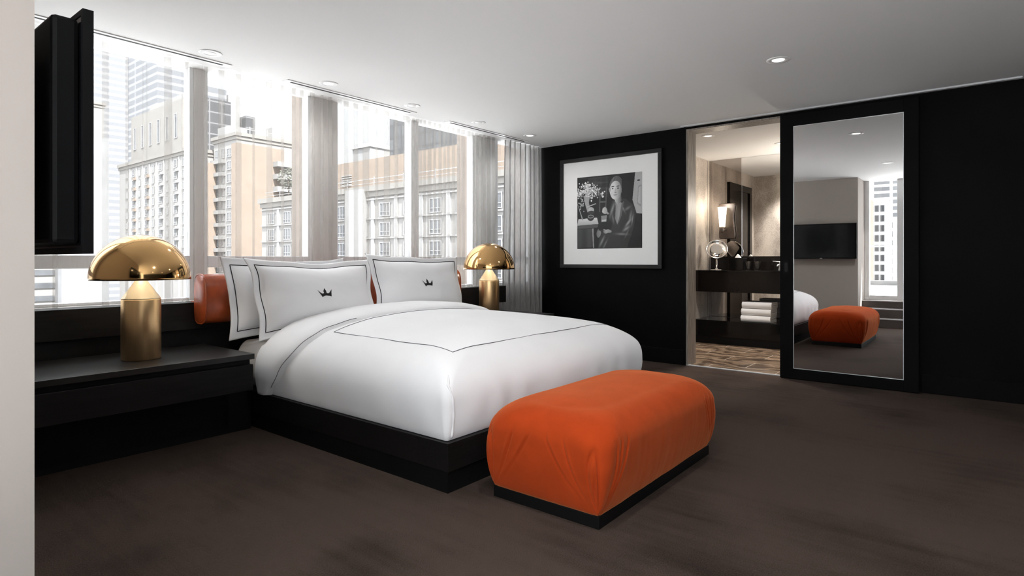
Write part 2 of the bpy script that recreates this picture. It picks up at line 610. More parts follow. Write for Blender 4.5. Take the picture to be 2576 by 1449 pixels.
window('window_1', .55, 2.00, [(.98, 1.03)], left=.05, right=.033)
window('window_2', 2.07, 3.00, [], left=.03, right=.04)
window('window_3', 3.25, 5.13, [(4.15, 4.25)], left=.02, right=.03)
bm = bm_new(); box(bm, 5.13, 5.52, 4.66, 4.72, .845, CEIL)
struct('wall_pier_lit', bm, M['white_frame'])  # paler white than the other piers, painting in the daylight on this one
window('window_4', 5.52, 6.22, [], left=.03, right=.03)
bm = bm_new(); box(bm, 2.00, 2.07, 4.66, 4.76, .845, CEIL)
struct('wall_post', bm, M['pier'])

# balcony door window at X = -.25 (seen in the sliding door's mirror)
w5 = thing('window_5', None, None, (-.32, 0, .42), kind='structure')
b = bm_new()
for y0, y1 in ((1.72, 1.80), (1.16, 1.29), (.2, .26), (-.85, -.79), (-2.3, -2.22)):
    box(b, -.40, -.27, y0, y1, .42, CEIL)
obj('frame', b, M['white_frame'], w5, bev=.004)
b = bm_new()
ed = [1.72, 1.29, 1.16, .26, .2, -.79, -.85, -2.22]
for a, c in zip(ed[::2], ed[1::2]):
    box(b, -.39, -.28, c, a, .42, .50)
obj('rail', b, M['white_frame'], w5, bev=.004)
for a, c in zip(ed[::2], ed[1::2]):
    b = bm_new()
    vs = [b.verts.new(p) for p in ((-.33, c, .50), (-.33, a, .50), (-.33, a, CEIL), (-.33, c, CEIL))]
    b.faces.new(vs)
    obj('pane', b, M['glass'], w5)

# ------------------------------------------------------------------ curtains
def curtain(name, label, x0, x1, folds, m, yb=4.535, z0=.03, z1=CEIL - .005, wave=.006, group=None):
    """Hanging voile: flat runs with Z-folds (three layers) at the given places; (x, width, spread)."""
    NZ = 26
    cols = None
    b = bm_new()
    grid = []
    for k in range(NZ + 1):
        t = k / NZ
        z = z0 + (z1 - z0) * t
        path = []
        def run(a, c):
            n = max(2, int(abs(c - a) / .02))
            return a, c, n
        x = x0
        segs = []
        for fx, fw, sp in folds:
            w = fw * (1 + sp * (1 - t))
            sh = -.25 * sp * fw * (1 - t)
            segs.append((fx + sh, w))
        pts = []
        cur = x0
        y = yb
        for (fx, w) in segs:
            pts.append(('r', cur, fx + w, y, y - .003))
            pts.append(('f', fx + w, fx, y - .003, y + .010))
            pts.append(('b', fx, fx + w * .97, y + .010, y + .004))
            if w > .012:
                pts.append(('f', fx + w * .97, fx + w * .04, y + .004, y + .016))
                pts.append(('b', fx + w * .04, fx + w, y + .016, y + .002))
            cur = fx + w
        pts.append(('r', cur, x1, y, y))
        row = []
        for i, (kd, a, c, ya, yc) in enumerate(pts):
            n = 10 if kd == 'r' else 5
            for q in range(n):
                u = q / n
                # round the turn of each fold a little
                xx = a + (c - a) * u
                yy = ya + (yc - ya) * u
                if kd == 'r':
                    yy += wave * math.sin(xx * 37 + 1.3 * t) * math.sin(PI * u)
                row.append((xx, yy + .004 * math.sin(3 * t + xx * 9), z))
        row.append((x1, y, z))
        grid.append([b.verts.new(p) for p in row])
    for r0, r1 in zip(grid, grid[1:]):
        for i in range(len(r0) - 1):
            f = b.faces.new((r0[i], r0[i + 1], r1[i + 1], r1[i]))
            f.smooth = True
    o = obj(name, b, m)
    return tag(o, label, 'curtain', group)

G = 'sheer curtains along the window wall'
curtain('sheer_curtain', 'pale sheer curtain in the window behind the big left lamp', .42, 2.005,
        [(.62, .03, .3), (.86, .04, .3), (1.10, .02, .4), (1.365, .036, .12), (1.50, .016, -.3), (1.60, .004, 0), (1.623, .006, .2),
         (1.741, .047, .3), (1.858, .004, 0), (1.885, .018, .2)], M['sheer'], group=G)
curtain('sheer_curtain', 'pale sheer curtain with a dozen narrow folds, behind the bed pillows', 2.012, 3.165,
        [(2.02, .020, .5), (2.121, .042, .35), (2.252, .038, .2), (2.385, .014, -.2), (2.504, .042, .35), (2.632, .020, -.1),
         (2.73, .03, .2), (2.80, .03, .2), (2.90, .035, .2), (3.0, .02, .3), (3.08, .03, .2)], M['sheer'], group=G)
fl = [(3.20, .008, 0), (3.242, .048, -.2), (3.35, .042, .15), (3.452, .060, .3), (3.595, .022, -.1), (3.694, .060, .3),
      (3.827, .032, .3), (3.943, .080, .2)]
x = 4.06
rr = random.Random(3)
while x < 5.36:
    w_ = rr.uniform(.018, .045)
    fl.append((x, w_, rr.uniform(-.1, .35)))
    x += w_ + rr.uniform(.015, .055)
curtain('sheer_curtain', 'pale sheer curtain with dense folds, in the window behind the far lamp', 3.172, 5.44, fl, M['sheer'], group=G)

def drape():
    b = bm_new()
    NZ, NX = 20, 190
    grid = []
    for k in range(NZ + 1):
        t = k / NZ
        z = .02 + (CEIL - .025) * t
        row = []
        for i in range(NX + 1):
            u = i / NX
            x = 5.50 + (6.215 - 5.50) * u - .04 * (1 - t) * (1 - u)
            ph = u * 2 * PI * 7.5 + .5 * math.sin(u * 9)
            s = math.sin(ph)
            a = .036 * (.75 + .35 * (1 - t))
            y = 4.515 + a * (abs(s) ** .6 * (1 if s > 0 else -1)) + .004 * math.sin(23 * u + 3 * t)
            x += .018 * math.sin(2 * ph)
            row.append(b.verts.new((min(x, 6.232), y, z)))
        grid.append(row)
    for r0, r1 in zip(grid, grid[1:]):
        for i in range(NX):
            b.faces.new((r0[i], r0[i + 1], r1[i + 1], r1[i])).smooth = True
    tag(obj('drape', b, M['drape']), 'gathered grey voile drape hanging in the corner beside the black wall', 'curtain')
drape()
# short sheer at the balcony door
b = bm_new()
grid = []
for k in range(13):
    z = .47 + (CEIL - .475) * k / 12
    row = []
    for i in range(81):
        u = i / 80
        y = 1.795 - .28 * u
        row.append(b.verts.new((-.225 + .012 * math.sin(u * 2 * PI * 7), y, z)))
    grid.append(row)
for r0, r1 in zip(grid, grid[1:]):
    for i in range(80):
        b.faces.new((r0[i], r0[i + 1], r1[i + 1], r1[i])).smooth = True
tag(obj('sheer_curtain', b, M['sheer']), 'narrow sheer curtain at the balcony door, seen in the sliding door mirror', 'curtain')

# ------------------------------------------------------------------ ceiling fittings
def downlight(x, y, label, on, watts, z=CEIL, r=.075, col=(1, .985, .97), ang=160, group='recessed ceiling downlights'):
    t = thing('downlight', label, 'ceiling light', (x, y, z - .012), group)
    b = bm_new()
    lathe(b, [(r * .52, -.001), (r * .60, -.005), (r * .97, -.0045), (r, -.002), (r, 0.0), (r * .52, 0.0)], (x, y, z), 40)
    obj('trim_ring', b, M['trim_white'], t)
    b = bm_new()
    lathe(b, [(0, -.002), (r * .52, -.002), (r * .52, .0), (0, .0)], (x, y, z - .0005), 32)
    obj('lens', b, M['lens_on'] if on else M['lens_off_glow'], t)
    if watts:
        l = bpy.data.lights.new('beam', 'SPOT')
        l.energy = watts
        l.color = col
        l.spot_size = math.radians(ang)
        l.spot_blend = 1.0
        l.shadow_soft_size = .05
        lo = bpy.data.objects.new('beam', l)
        COL.objects.link(lo)
        lo.parent = t
        lo.location = (0, 0, -.02)
    return t

W1 = 14
downlight(1.92, 4.235, 'unlit round downlight nearest the television, above the first slot vent', False, 0)
downlight(2.86, 4.22, 'lit round downlight near the start of the middle slot vent', True, W1)
downlight(3.76, 4.215, 'unlit round downlight beside the far end of the middle slot vent', False, 0)
downlight(4.66, 4.19, 'unlit round downlight beside the start of the short far vent', False, 0)
downlight(5.52, 4.165, 'small lit round downlight closest to the black wall corner', True, W1)
downlight(4.55, 1.19, 'lit round downlight alone in the open ceiling in front of the mirror door', True, 22, r=.08)
downlight(1.90, 1.19, 'lit round downlight above the camera end of the bed, reflected in the mirror door', True, 48, r=.08)
downlight(1.9, -.75, 'added fill downlight, unseen, in the ceiling behind the camera, nearer the balcony', True, 14, r=.08)  # added out of view to light the pillows and duvet foot
downlight(3.9, -.75, 'added fill downlight, unseen, in the ceiling behind the camera, nearer the black wall', True, 14, r=.08)  # second added fill lamp, also out of view
downlight(6.84, 2.56, 'round bathroom downlight seen whole through the doorway', True, 140, ang=104, col=(1, .94, .88), group='bathroom downlights')
downlight(7.84, 2.02, 'round bathroom downlight half hidden by the sliding door edge', True, 110, ang=104, col=(1, .94, .88), group='bathroom downlights')

def vent(x0, x1, label):
    t = thing('slot_vent', label, 'air vent', ((x0 + x1) / 2, 4.41, CEIL - .006), 'linear slot vents')
    b = bm_new()
    y0, y1 = 4.37, 4.45
    box(b, x0, x1, y0, y0 + .028, CEIL - .006, CEIL)
    box(b, x0, x1, y1 - .027, y1, CEIL - .006, CEIL)
    box(b, x0, x0 + .05, y0 + .028, y1 - .027, CEIL - .006, CEIL)
    box(b, x1 - .05, x1, y0 + .028, y1 - .027, CEIL - .006, CEIL)
    obj('flange', b, M['trim_white'], t)
    obj('slot', boxbm(x0 + .05, x1 - .05, y0 + .028, y1 - .027, CEIL - .0068, CEIL), M['slot_dark'], t)
vent(.50, 2.14, 'long white slot vent cut off by the television at its near end')
vent(2.585, 3.96, 'middle white slot vent in the ceiling above the pillows')
vent(4.41, 5.78, 'short far white slot vent ending near the grey drape')

# ------------------------------------------------------------------ television
tv = thing('television', 'black wall television seen edge-on at the picture edge beside the window', 'television', (.46, 2.36, 1.165))
obj('case', boxbm(.440, .500, 1.83, 2.90, 1.19, 1.77), M['tv_black'], tv, bev=.012)
b = bm_new()
box(b, .498, .522, 1.80, 1.815, 1.165, 1.79); box(b, .498, .522, 2.905, 2.92, 1.165, 1.79)
box(b, .498, .522, 1.815, 2.905, 1.165, 1.182); box(b, .498, .522, 1.815, 2.905, 1.776, 1.79)
bz = obj('bezel', b, M['tv_black'], tv)
obj('screen', boxbm(.500, .519, 1.815, 2.905, 1.182, 1.776), M['screen'], tv)
obj('mount', boxbm(.40, .445, 2.2, 2.5, 1.35, 1.6), M['tv_black'], tv)
obj('logo_plate', boxbm(.521, .5235, 2.34, 2.38, 1.168, 1.179), M['nosing'], bz)

# ------------------------------------------------------------------ headboard ledge
hb = thing('headboard_ledge', 'long black wooden ledge running along the window wall behind the bed', 'headboard', (2.8, 4.38, 0))
obj('board', boxbm(.405, 5.25, 4.30, 4.465, .668, .852), M['dark_wood'], hb, bev=.002)
obj('back_panel', boxbm(.405, 4.95, 4.34, 4.46, 0, .668), M['black_base'], hb)

# ------------------------------------------------------------------ nightstands
def nightstand(x0, x1, zt, px1, px0, label, drawers):
    t = thing('nightstand', label, 'nightstand', ((x0 + x1) / 2, 3.95, 0), 'bedside units')
    yf = 3.60
    obj('top', boxbm(x0, x1, yf, 4.298, zt - .034, zt), M['top_wood'], t, bev=.002)
    obj('carcass', boxbm(x0 + .003, x1 - .006, yf + .05, 4.296, zt - .228, zt - .034), M['black_base'], t)
    for a, c in drawers:
        obj('drawer_front', boxbm(a, c, yf + .012, yf + .05, zt - .230, zt - .068), M['dark_wood'], t, bev=.0015)
    obj('plinth', boxbm(px0, px1, 3.93, 4.296, 0, zt - .228), M['black_base'], t)
    return t
nightstand(.42, 1.905, .56, 2.055, .42, 'wide black bedside unit under the big brass lamp', [(.424, 1.902)])
nightstand(4.31, 5.20, .58, 5.15, 4.31, 'black bedside unit on the far side, under the smaller looking lamp', [(4.314, 5.197)])

# ------------------------------------------------------------------ lamps
def lamp(x, y, z, label, s=1.055):
    t = thing('table_lamp', label, 'lamp', (x, y, z), 'domed brass lamps')
    c = (x, y, z)
    P = lambda pr: [(r * s, h * s) for r, h in pr]
    b = bm_new()
    lathe(b, P([(0, 0), (.094, 0), (.098, .003), (.098, .333), (.0965, .338), (.0, .338)]), c, 72)
    obj('base', b, M['gold_satin'], t)
    b = bm_new()
    lathe(b, P([(0, .338), (.0965, .338), (.095, .343), (.016, .462), (.012, .466), (0, .466)]), c, 72)
    obj('cone', b, M['gold_pale'], t)
    b = bm_new()
    R, N_ = .25, 32
    zr = .447
    outer = [(R * math.cos(PI / 2 * k / N_), zr + .253 * math.sin(PI / 2 * k / N_)) for k in range(N_ + 1)]
    inner = [((R - .004) * math.cos(PI / 2 * k / N_), zr + (.253 - .004) * math.sin(PI / 2 * k / N_)) for k in range(N_ + 1)]
    outer[-1] = (0, zr + .253); inner[-1] = (0, zr + .249)
    lathe(b, P(outer), c, 96)
    lathe(b, P(list(reversed(inner)) + outer[:1]), c, 96, mi=1)
    bmesh.ops.remove_doubles(b, verts=b.verts, dist=1e-5)
    obj('shade', b, [M['gold'], M['shade_in']], t)
    b = bm_new()
    lathe(b, P([(0, .466), (.009, .466), (.009, .56), (.018, .57), (.018, .60), (.006, .61), (.006, .696), (0, .696)]), c, 20)
    stem = obj('stem', b, M['gold_pale'], t)
    for a in (0, PI):
        b = bm_new()
        bx, by = x + .055 * s * math.cos(a + .6), y + .055 * s * math.sin(a + .6)
        lathe(b, P([(0, .555), (.018, .56), (.028, .58), (.03, .60), (.022, .625), (0, .632)]), (bx, by, z), 20)
        obj('bulb', b, M['bulb'], stem)
    l = bpy.data.lights.new('glow', 'POINT')
    l.energy = 1.3
    l.color = (1, .90, .76)
    l.shadow_soft_size = .03
    lo = bpy.data.objects.new('glow', l)
    COL.objects.link(lo)
    lo.parent = t
    lo.location = (0, 0, .50 * s)
lamp(1.385, 3.945, .56, 'large brass mushroom lamp on the near black bedside unit')
lamp(4.61, 4.00, .58, 'brass mushroom lamp on the far bedside unit, in front of the grey drape')

# ------------------------------------------------------------------ bed
bed = thing('bed', 'low black platform bed with a white sheeted mattress', 'bed', (3.13, 3.1, 0))
b = bm_new()
x0, x1, y0, y1 = 2.078, 4.222, 2.07, 4.295
box(b, x0, x1, y0, y1, .105, .246)
obj('frame', b, M['dark_wood'], bed, bev=.002)
obj('plinth', boxbm(x0 + .006, x1 - .006, y0 + .006, y1, 0, .105), M['black_base'], bed)
b = bm_new()
rbox(b, 2.096, 4.185, 2.16, 4.285, .246, .570, .09, .15, 30, 30, 8, 8)
mo = obj('mattress', b, M['linen'], bed, smooth=True)
mo['label'] = 'mattress in a white fitted sheet'

# duvet
DX0, DX1, DY0, DY1 = 2.075, 4.205, 2.075, 3.88
ZB, ZS, ZT = .249, .40, .762
HALF = (DX1 - DX0) / 2
def ztop(i):
    q = max(0, min(1, i / HALF))
    return ZS + (ZT - ZS) * (1 - (1 - q) ** 2.6) ** (1 / 2.6)
def dprof():
    """(inset, z) pairs from the bottom hem over the side to the crown."""
    P = [(.026, ZB), (.018, .262), (.010, .295), (.004, .335), (0, .37), (0, ZS)]
    for k in range(1, 45):
        i = (HALF - .003) * (k / 44) ** 2.4
        P.append((i, ztop(i)))
    return P
DP = dprof()
def wr(x, y, z):
    v = Vector((x * 2.1, y * 2.1, z * 2.4))
    n = noise.noise(v) * .010 + noise.noise(v * 2.7 + Vector((5, 1, 2))) * .0035
    return n
def duvet_rings():
    R = []
    nx, ny, nc = 120, 110, 14
    prof = list(DP)
    for i, z in prof:
        rc = (.018 + .03 * max(0, min(1, (z - ZB) / .15))) + min(.34, max(0, i - .026) * .75)
        a0, a1 = DX0 + i, DX1 - i
        b0, b1 = DY0 + i * .95 * (.87 if i > .5 else 1 - .13 * i / .5), DY1 - i * .20
        if a1 - a0 < .006:
            m_ = (a0 + a1) / 2; a0, a1 = m_ - .003, m_ + .003
        if b1 - b0 < .006:
            m_ = (b0 + b1) / 2; b0, b1 = m_ - .003, m_ + .003
        ring = []
        for (x, y) in rrect(a0, a1, b0, b1, rc, nx, ny, nc):
            d = wr(x, y, z)
            f = min(1, max(0, (z - ZB) / .06))
            cx, cy = (DX0 + DX1) / 2, (DY0 + DY1) / 2
            ox = (1 if x > cx else -1) * min(1, max(0, (abs(x - cx) - .75) / .3))
            oy = (1 if y > cy else -1) * min(1, max(0, (abs(y - cy) - .6) / .3))
            up = min(1, max(0, (z - ZS) / (ZT - ZS)))
            # vertical drape ripples on the hanging sides
            rip = .004 * math.sin((x + y) * 21 + 2 * math.sin(x * 5)) * (1 - up) * f
            ring.append((x + (d + rip) * ox * (1 - up) * f, y + (d + rip) * oy * (1 - up) * f, z + d * up * 1.1))
        R.append(ring)
    return R
dv = thing('duvet', 'puffy white duvet with a thin dark stitched border, folded back below the pillows', 'duvet', (3.14, 3.0, .25))
b = bm_new()
loft(b, duvet_rings(), cap0=False, cap1=True)
bvh_b = b.copy()
bmesh.ops.recalc_face_normals(bvh_b, faces=bvh_b.faces)
BV = BVHTree.FromBMesh(bvh_b)
bvh_b.free()
dcov = obj('cover', b, M['linen'], dv, smooth=True)

def drop(x, y, BV=None, z=2.0):
    h = BV.ray_cast(Vector((x, y, z)), Vector((0, 0, -1)))
    return h[0].z if h[0] is not None else None
# stitched border line on top
def line_on(pts, n=40):
    out = []
    for (a, c) in zip(pts, pts[1:]):
        for k in range(n):
            t = k / n
            x, y = a[0] + (c[0] - a[0]) * t, a[1] + (c[1] - a[1]) * t
            z = drop(x, y, BV)
            if z: out.append((x + .004 * math.sin(9 * y), y + .004 * math.sin(7 * x), z + .0012))
    return out
b = bm_new()
tube(b, line_on([(2.31, 3.345), (2.31, 2.27), (3.985, 2.27), (3.985, 3.345)], 60), .0019, 6)
ho = obj('stitched_border', b, M['stitch_and_shade'], dcov)
ho['label'] = 'thin dark stitched line near the duvet edge'
b = bm_new()
tube(b, line_on([(2.31, 3.345), (3.985, 3.345)], 60), .0016, 6)
obj('stitched_border', b, M['stitch_and_shade'], dcov)

# folded-back cuff
def cuff():
    P = [(DX0 + i, z) for i, z in DP] + [(DX1 - i, z) for i, z in reversed(DP)]
    # resample by length
    L_ = [0]
    for a, c in zip(P, P[1:]):
        L_.append(L_[-1] + math.hypot(c[0] - a[0], c[1] - a[1]))
    NA, NB = 170, 34
    pts = []
    for k in range(NA + 1):
        s = L_[-1] * k / NA
        i = 0
        while i < len(L_) - 2 and L_[i + 1] < s: i += 1
        u = (s - L_[i]) / max(1e-9, L_[i + 1] - L_[i])
        pts.append((P[i][0] + (P[i + 1][0] - P[i][0]) * u, P[i][1] + (P[i + 1][1] - P[i][1]) * u))
    b = bm_new()
    grid = []
    edge = []
    for k, (x, z) in enumerate(pts):
        a = pts[max(0, k - 2)]; c = pts[min(NA, k + 2)]
        tx, tz = c[0] - a[0], c[1] - a[1]
        l = math.hypot(tx, tz)
        nx_, nz_ = -tz / l, tx / l
        low = max(0, min(1, (ZT - z) / (ZT - ZB)))
        yf = 3.37 + .36 * low ** 1.6 + .010 * math.sin(k * .23) + .006 * math.sin(k * .61)
        yh = 3.90 - .02 * low
        row = []
        for j in range(NB + 1):
            t = j / NB
            y = yf + (yh - yf) * t
            prof = (1 - abs(2 * t - 1) ** 3.2)
            h = -.012 + .058 * max(0, prof) ** .55
            h += .004 * noise.noise(Vector((x * 5, y * 9, z * 5)))
            bulge = 1 + .4 * math.sin(PI * min(1, low * 1.1)) * (1 - t * .3)
            h2 = h * bulge
            # near head end the surface curls down behind
            zz = z + nz_ * h2 - (.03 * max(0, t - .75) / .25 if low < .4 else 0)
            row.append(b.verts.new((x + nx_ * h2, y, max(.2475, zz))))
        grid.append(row)
    for r0, r1 in zip(grid, grid[1:]):
        for j in range(NB):
            b.faces.new((r0[j], r0[j + 1], r1[j + 1], r1[j])).smooth = True
    # path of a dark cord painting the shadow line at the cuff's front edge
    e = [Vector(r[2].co) + Vector((0, -.004, .002)) for r in grid[0:118]]
    return b, e
b, e = cuff()
dcuf = obj('cuff', b, M['linen'], dv, smooth=True)
b = bm_new()
tube(b, e[4:48], .0018, 6)
obj('cuff_seam_shade', b, M['stitch_and_shade'], dcuf)  # dark cord stands in for the crease shadow along the cuff seam
# mitred corner fold at the foot
b = bm_new()
pts, rad = [], []
for k in range(30):
    t = k / 29
    z = .262 + .30 * t
    x = DX0 + .048 + .007 * math.sin(4 * t + .5) + .035 * max(0, t - .86) / .14
    h = BV.ray_cast(Vector((x, DY0 - 1, z)), Vector((0, 1, 0)))
    if h[0] is not None:
        pts.append((x, h[0].y + .0035, z))
        rad.append(.0085 * (1 - .45 * t ** 4) + .0014 * math.sin(23 * t))
tube(b, pts, rad, 8)
obj('corner_fold', b, M['linen'], dcov, smooth=True)

# ------------------------------------------------------------------ pillows
CROWN = [(-.53, .93), (-.30, .50), (-.22, .44), (-.14, .47), (-.10, .56), (-.115, .66), (-.14, .70), (0, 1.12), (.10, .70), (.075, .64), (.09, .55), (.14, .47),
         (.22, .46), (.30, .54), (.53, .95), (.38, .05), (.26, .13), (.0, .19), (-.10, .17), (-.24, .06), (-.27, .0)]
def inside(p, poly):
    x, y = p
    r = False
    n = len(poly)
    for i in range(n):
        xa, ya = poly[i]; xb, yb = poly[(i + 1) % n]
        if (ya > y) != (yb > y) and x < (xb - xa) * (y - ya) / (yb - ya) + xa:
            r = not r
    return r

def pillow(label, base, W, H, lean, yaw, T, seed, taper=0., crown=None, fl=.052, roll=0., horn=(.05, .13)):
    t = thing('pillow', label, 'pillow', base, 'oxford pillows on the bed')
    cy, sy = math.cos(yaw), math.sin(yaw)
    right = Vector((cy, sy, 0))
    fwd = Vector((-sy, cy, 0))
    up = Vector((0, 0, 1)) * math.cos(lean) + fwd * math.sin(lean)
    nrm = -(fwd * math.cos(lean) - Vector((0, 0, 1)) * math.sin(lean))
    if roll:
        rm = Matrix.Rotation(roll, 3, nrm)
        right = rm @ right; up = rm @ up
    B = Vector(base)
    fu, fv = 1 - 2 * fl / W, 1 - 2 * fl / H
    so = Vector((seed * 3.1, seed * 1.7, seed))
    def thick(u, v):
        a, c = abs(u) / fu, abs(v) / fv
        if a >= 1 or c >= 1: return 0.
        return ((1 - a ** 2.6) * (1 - c ** 2.4)) ** .62
    def pos(u, v, side=1, lift=0.):
        hu, hv = horn
        x = W / 2 * u * (1 - hu * (1 - v * v)) * (1 + taper * v) + .006 * math.sin(5 * v + seed)
        y = H / 2 * (v * (1 - hv * (1 - u * u)) + .022 * math.sin(2.6 * u + seed) * v + .012 * math.sin(7 * u + 2 * seed) * max(0, v)) + H / 2
        th = thick(u, v)
        n1 = noise.noise(Vector((u * 1.7, v * 1.7, 0)) + so)
        n2 = noise.noise(Vector((u * 5, v * 4, 2)) + so)
        edge = max(abs(u), abs(v))
        rim = .0035 * min(1, (1 - edge) / .02)
        sag = 1 + .22 * (-v)
        if side > 0:
            d = T * th * sag * (1 + .12 * n1) + .004 * n2 * th + rim
        else:
            d = -(T * .30 * th) - rim
        # flange ripple
        d += .012 * math.sin(7 * u + seed) * (1 - th) * .8 + .011 * math.sin(6 * v + 2 * seed) * (1 - th) * .8
        # soft slump backwards at the top corners
        d -= .03 * max(0, v) ** 2 * abs(u) ** 3
        return B + right * x + up * y + nrm * (d + lift)
    NU, NV = 96, 72
    b = bm_new()
    us = [-1 + 2 * i / NU for i in range(NU + 1)]
    vs = [-1 + 2 * j / NV for j in range(NV + 1)]
    F = [[b.verts.new(pos(u, v, 1)) for u in us] for v in vs]
    K = []
    for j, v in enumerate(vs):
        K.append([F[j][i] if (j in (0, NV) or i in (0, NU)) else b.verts.new(pos(u, v, -1)) for i, u in enumerate(us)])
    for j in range(NV):
        for i in range(NU):
            b.faces.new((F[j][i], F[j][i + 1], F[j + 1][i + 1], F[j + 1][i]))
            q = (K[j][i], K[j + 1][i], K[j + 1][i + 1], K[j][i + 1])
            if len(set(q)) == 4 and set(q) != {F[j][i], F[j][i + 1], F[j + 1][i + 1], F[j + 1][i]}:
                try: b.faces.new(q)
                except ValueError: pass
    case = obj('case', b, M['linen'], t, smooth=True)
    # black line just inside the flange
    loop = []
    e = .995
    for k in range(60): loop.append((-fu + 2 * fu * k / 60, -fv))
    for k in range(50): loop.append((fu, -fv + 2 * fv * k / 50))
    for k in range(60): loop.append((fu - 2 * fu * k / 60, fv))
    for k in range(50): loop.append((-fu, fv - 2 * fv * k / 50))
    b = bm_new()
    tube(b, [pos(u * 1.012, v * 1.016, 1, .0022) for u, v in loop], .0030, 6, closed=True)
    o = obj('piping', b, M['stitch'], case)
    o['label'] = 'black stitched line'
    if crown:
        u0, v0, w = crown
        b = bm_new()
        n = 78
        cache = {}
        def vert(i, j):
            if (i, j) not in cache:
                lx, ly = (-.6 + 1.2 * i / n) * w, (-.05 + 1.25 * j / n) * w * .62
                cache[(i, j)] = b.verts.new(pos(u0 + lx / (W / 2), v0 + ly / (H / 2), 1, .0016))
            return cache[(i, j)]
        for i in range(n):
            for j in range(n):
                p = (-.6 + 1.2 * (i + .5) / n, (-.05 + 1.25 * (j + .5) / n))
                if inside(p, CROWN):
                    b.faces.new((vert(i, j), vert(i + 1, j), vert(i + 1, j + 1), vert(i, j + 1)))
        o = obj('crown_emblem', b, M['stitch'], case)
        o['label'] = 'black embroidered crown'
    return t

pillow('white pillow at the back left, mostly hidden behind the big crown pillow', (2.425, 4.005, .600), .98, .58, .15, -.02, .085, 3, taper=.02, fl=.058)
pillow('white pillow with black crown nearest the camera, on the left half of the bed', (2.565, 3.83, .598), 1.03, .585, .26, .0, .155, 5, taper=.025, crown=(-.10, -.185, .118), roll=-.012)
pillow('white pillow with black crown on the far right half of the bed', (3.62, 3.90, .612), 1.06, .60, .22, .0, .15, 8, taper=.015, crown=(-.09, -.09, .116), roll=-.02)

# ------------------------------------------------------------------ leather bolster
bo = thing('bolster', 'cognac leather bolster cushion hung on the ledge behind the pillows', 'cushion', (3.08, 4.22, .71))
def bsec(s=1.):
    pts = []
    for k in range(40):
        a = 2 * PI * k / 40
        cx, sx = math.cos(a), math.sin(a)
        y = 4.205 + (.092 if cx > 0 else .085) * s * (abs(cx) ** (.45 if cx > 0 else .8)) * (1 if cx > 0 else -1)
        z = .880 + .168 * s * (abs(sx) ** .62) * (1 if sx > 0 else -1)
        if z < .86 and y > 4.297: y = 4.297
        pts.append((y, z))
    return pts
b = bm_new()
rings = []
for x, s in ((1.835, .93), (1.84, .97), (1.85, 1.), (2.2, 1.01), (2.7, 1.015), (3.1, 1.01), (3.6, 1.015), (4.0, 1.01), (4.31, 1.), (4.32, .97), (4.325, .93)):
    rings.append([(x, y, z) for y, z in bsec(s)])
loft(b, rings)
obj('cover', b, M['leather'], bo, smooth=True)
for x in (1.842, 4.318):
    b = bm_new()
    tube(b, [(x, y, z) for y, z in bsec(1.005)], .005, 8, closed=True)
    obj('seam', b, M['leather'], bo)
obj('strap', boxbm(1.845, 1.885, 4.28, 4.36, .853, .860), M['leather'], bo)

# ------------------------------------------------------------------ ottoman
ot = thing('ottoman', 'long orange velvet ottoman bench on a black plinth at the foot of the bed', 'ottoman', (2.84, 1.59, 0))
OX0, OX1, OY0, OY1 = 2.205, 3.475, 1.295, 1.885
obj('plinth', boxbm(OX0, OX1, OY0, OY1, 0, .054), M['black_base'], ot, bev=.002)
def ott():
    prof = []      # (outset, z, rc)
    z0, z1, zt = .054, .335, .464
    n = 26
    for k in range(n + 1):
        t = k / n
        o = -.004 + .052 * math.sin(PI / 2 * min(1, t * 1.15)) ** .8
        prof.append((o, z0 + (z1 - z0) * t, .014 + .10 * t ** 1.1))
    oe = prof[-1][0]
    R = .150
    for k in range(1, 17):
        a = PI / 2 * k / 16
        prof.append((oe - R * (1 - math.cos(a)), z1 + (zt - z1) * math.sin(a), .114 + .05 * math.sin(a)))
    oe = prof[-1][0]
    for k in range(1, 15):
        q = k / 14
        prof.append((oe - ((OY1 - OY0) / 2 + oe - .003) * q, zt + .016 * (1 - (1 - q) ** 2), .164 + .1 * q))
    cors = [(OX0, OY0), (OX1, OY0), (OX1, OY1), (OX0, OY1)]
    rings = []
    for o, z, rc in prof:
        ring = []
        tz = max(0, min(1, (z - z0) / (z1 + .02 - z0)))
        for (x, y) in rrect(OX0 - o, OX1 + o, OY0 - o, OY1 + o, rc, 260, 140, 40):
            d = 0.
            if z < z1 + .09:
                fade = 1 - max(0, (z - z1 + .05) / .13)
                fade = max(0, min(1, fade))
                for cx, cy in cors:
                    if abs(x - cx) + abs(y - cy) < .45:
                        # signed distance along the outline from the corner
                        s_ = (abs(x - cx) - abs(y - cy))
                        for off in (-.16, -.085, .02, .055, .10):
                            g = (s_ - off * (.12 + 1.15 * tz)) / (.0035 + .0035 * tz)
                            d -= .0095 * math.exp(-g * g) * fade * (.35 + .65 * tz)
                            g2 = (s_ - off * (.12 + 1.15 * tz) - .012 * tz - .004) / (.008)
                            d += .0045 * math.exp(-g2 * g2) * fade * tz
                # faint pulled-fabric wrinkles
                d += .0016 * noise.noise(Vector((x * 26, y * 26, z * 2.0))) * fade
            d += .004 * noise.noise(Vector((x * 4, y * 4, z * 4)))
            cx, cy = (OX0 + OX1) / 2, (OY0 + OY1) / 2
            vx = max(-1, min(1, (x - cx) / .62)); vy = max(-1, min(1, (y - cy) / .28))
            vx = (abs(vx) ** 5) * (1 if vx > 0 else -1); vy = (abs(vy) ** 5) * (1 if vy > 0 else -1)
            ring.append((x + d * vx, y + d * vy, z + (.002 * noise.noise(Vector((x * 5, y * 5, 7))) if z > z1 else 0)))
        rings.append(ring)
    b = bm_new()
    loft(b, rings)
    return b
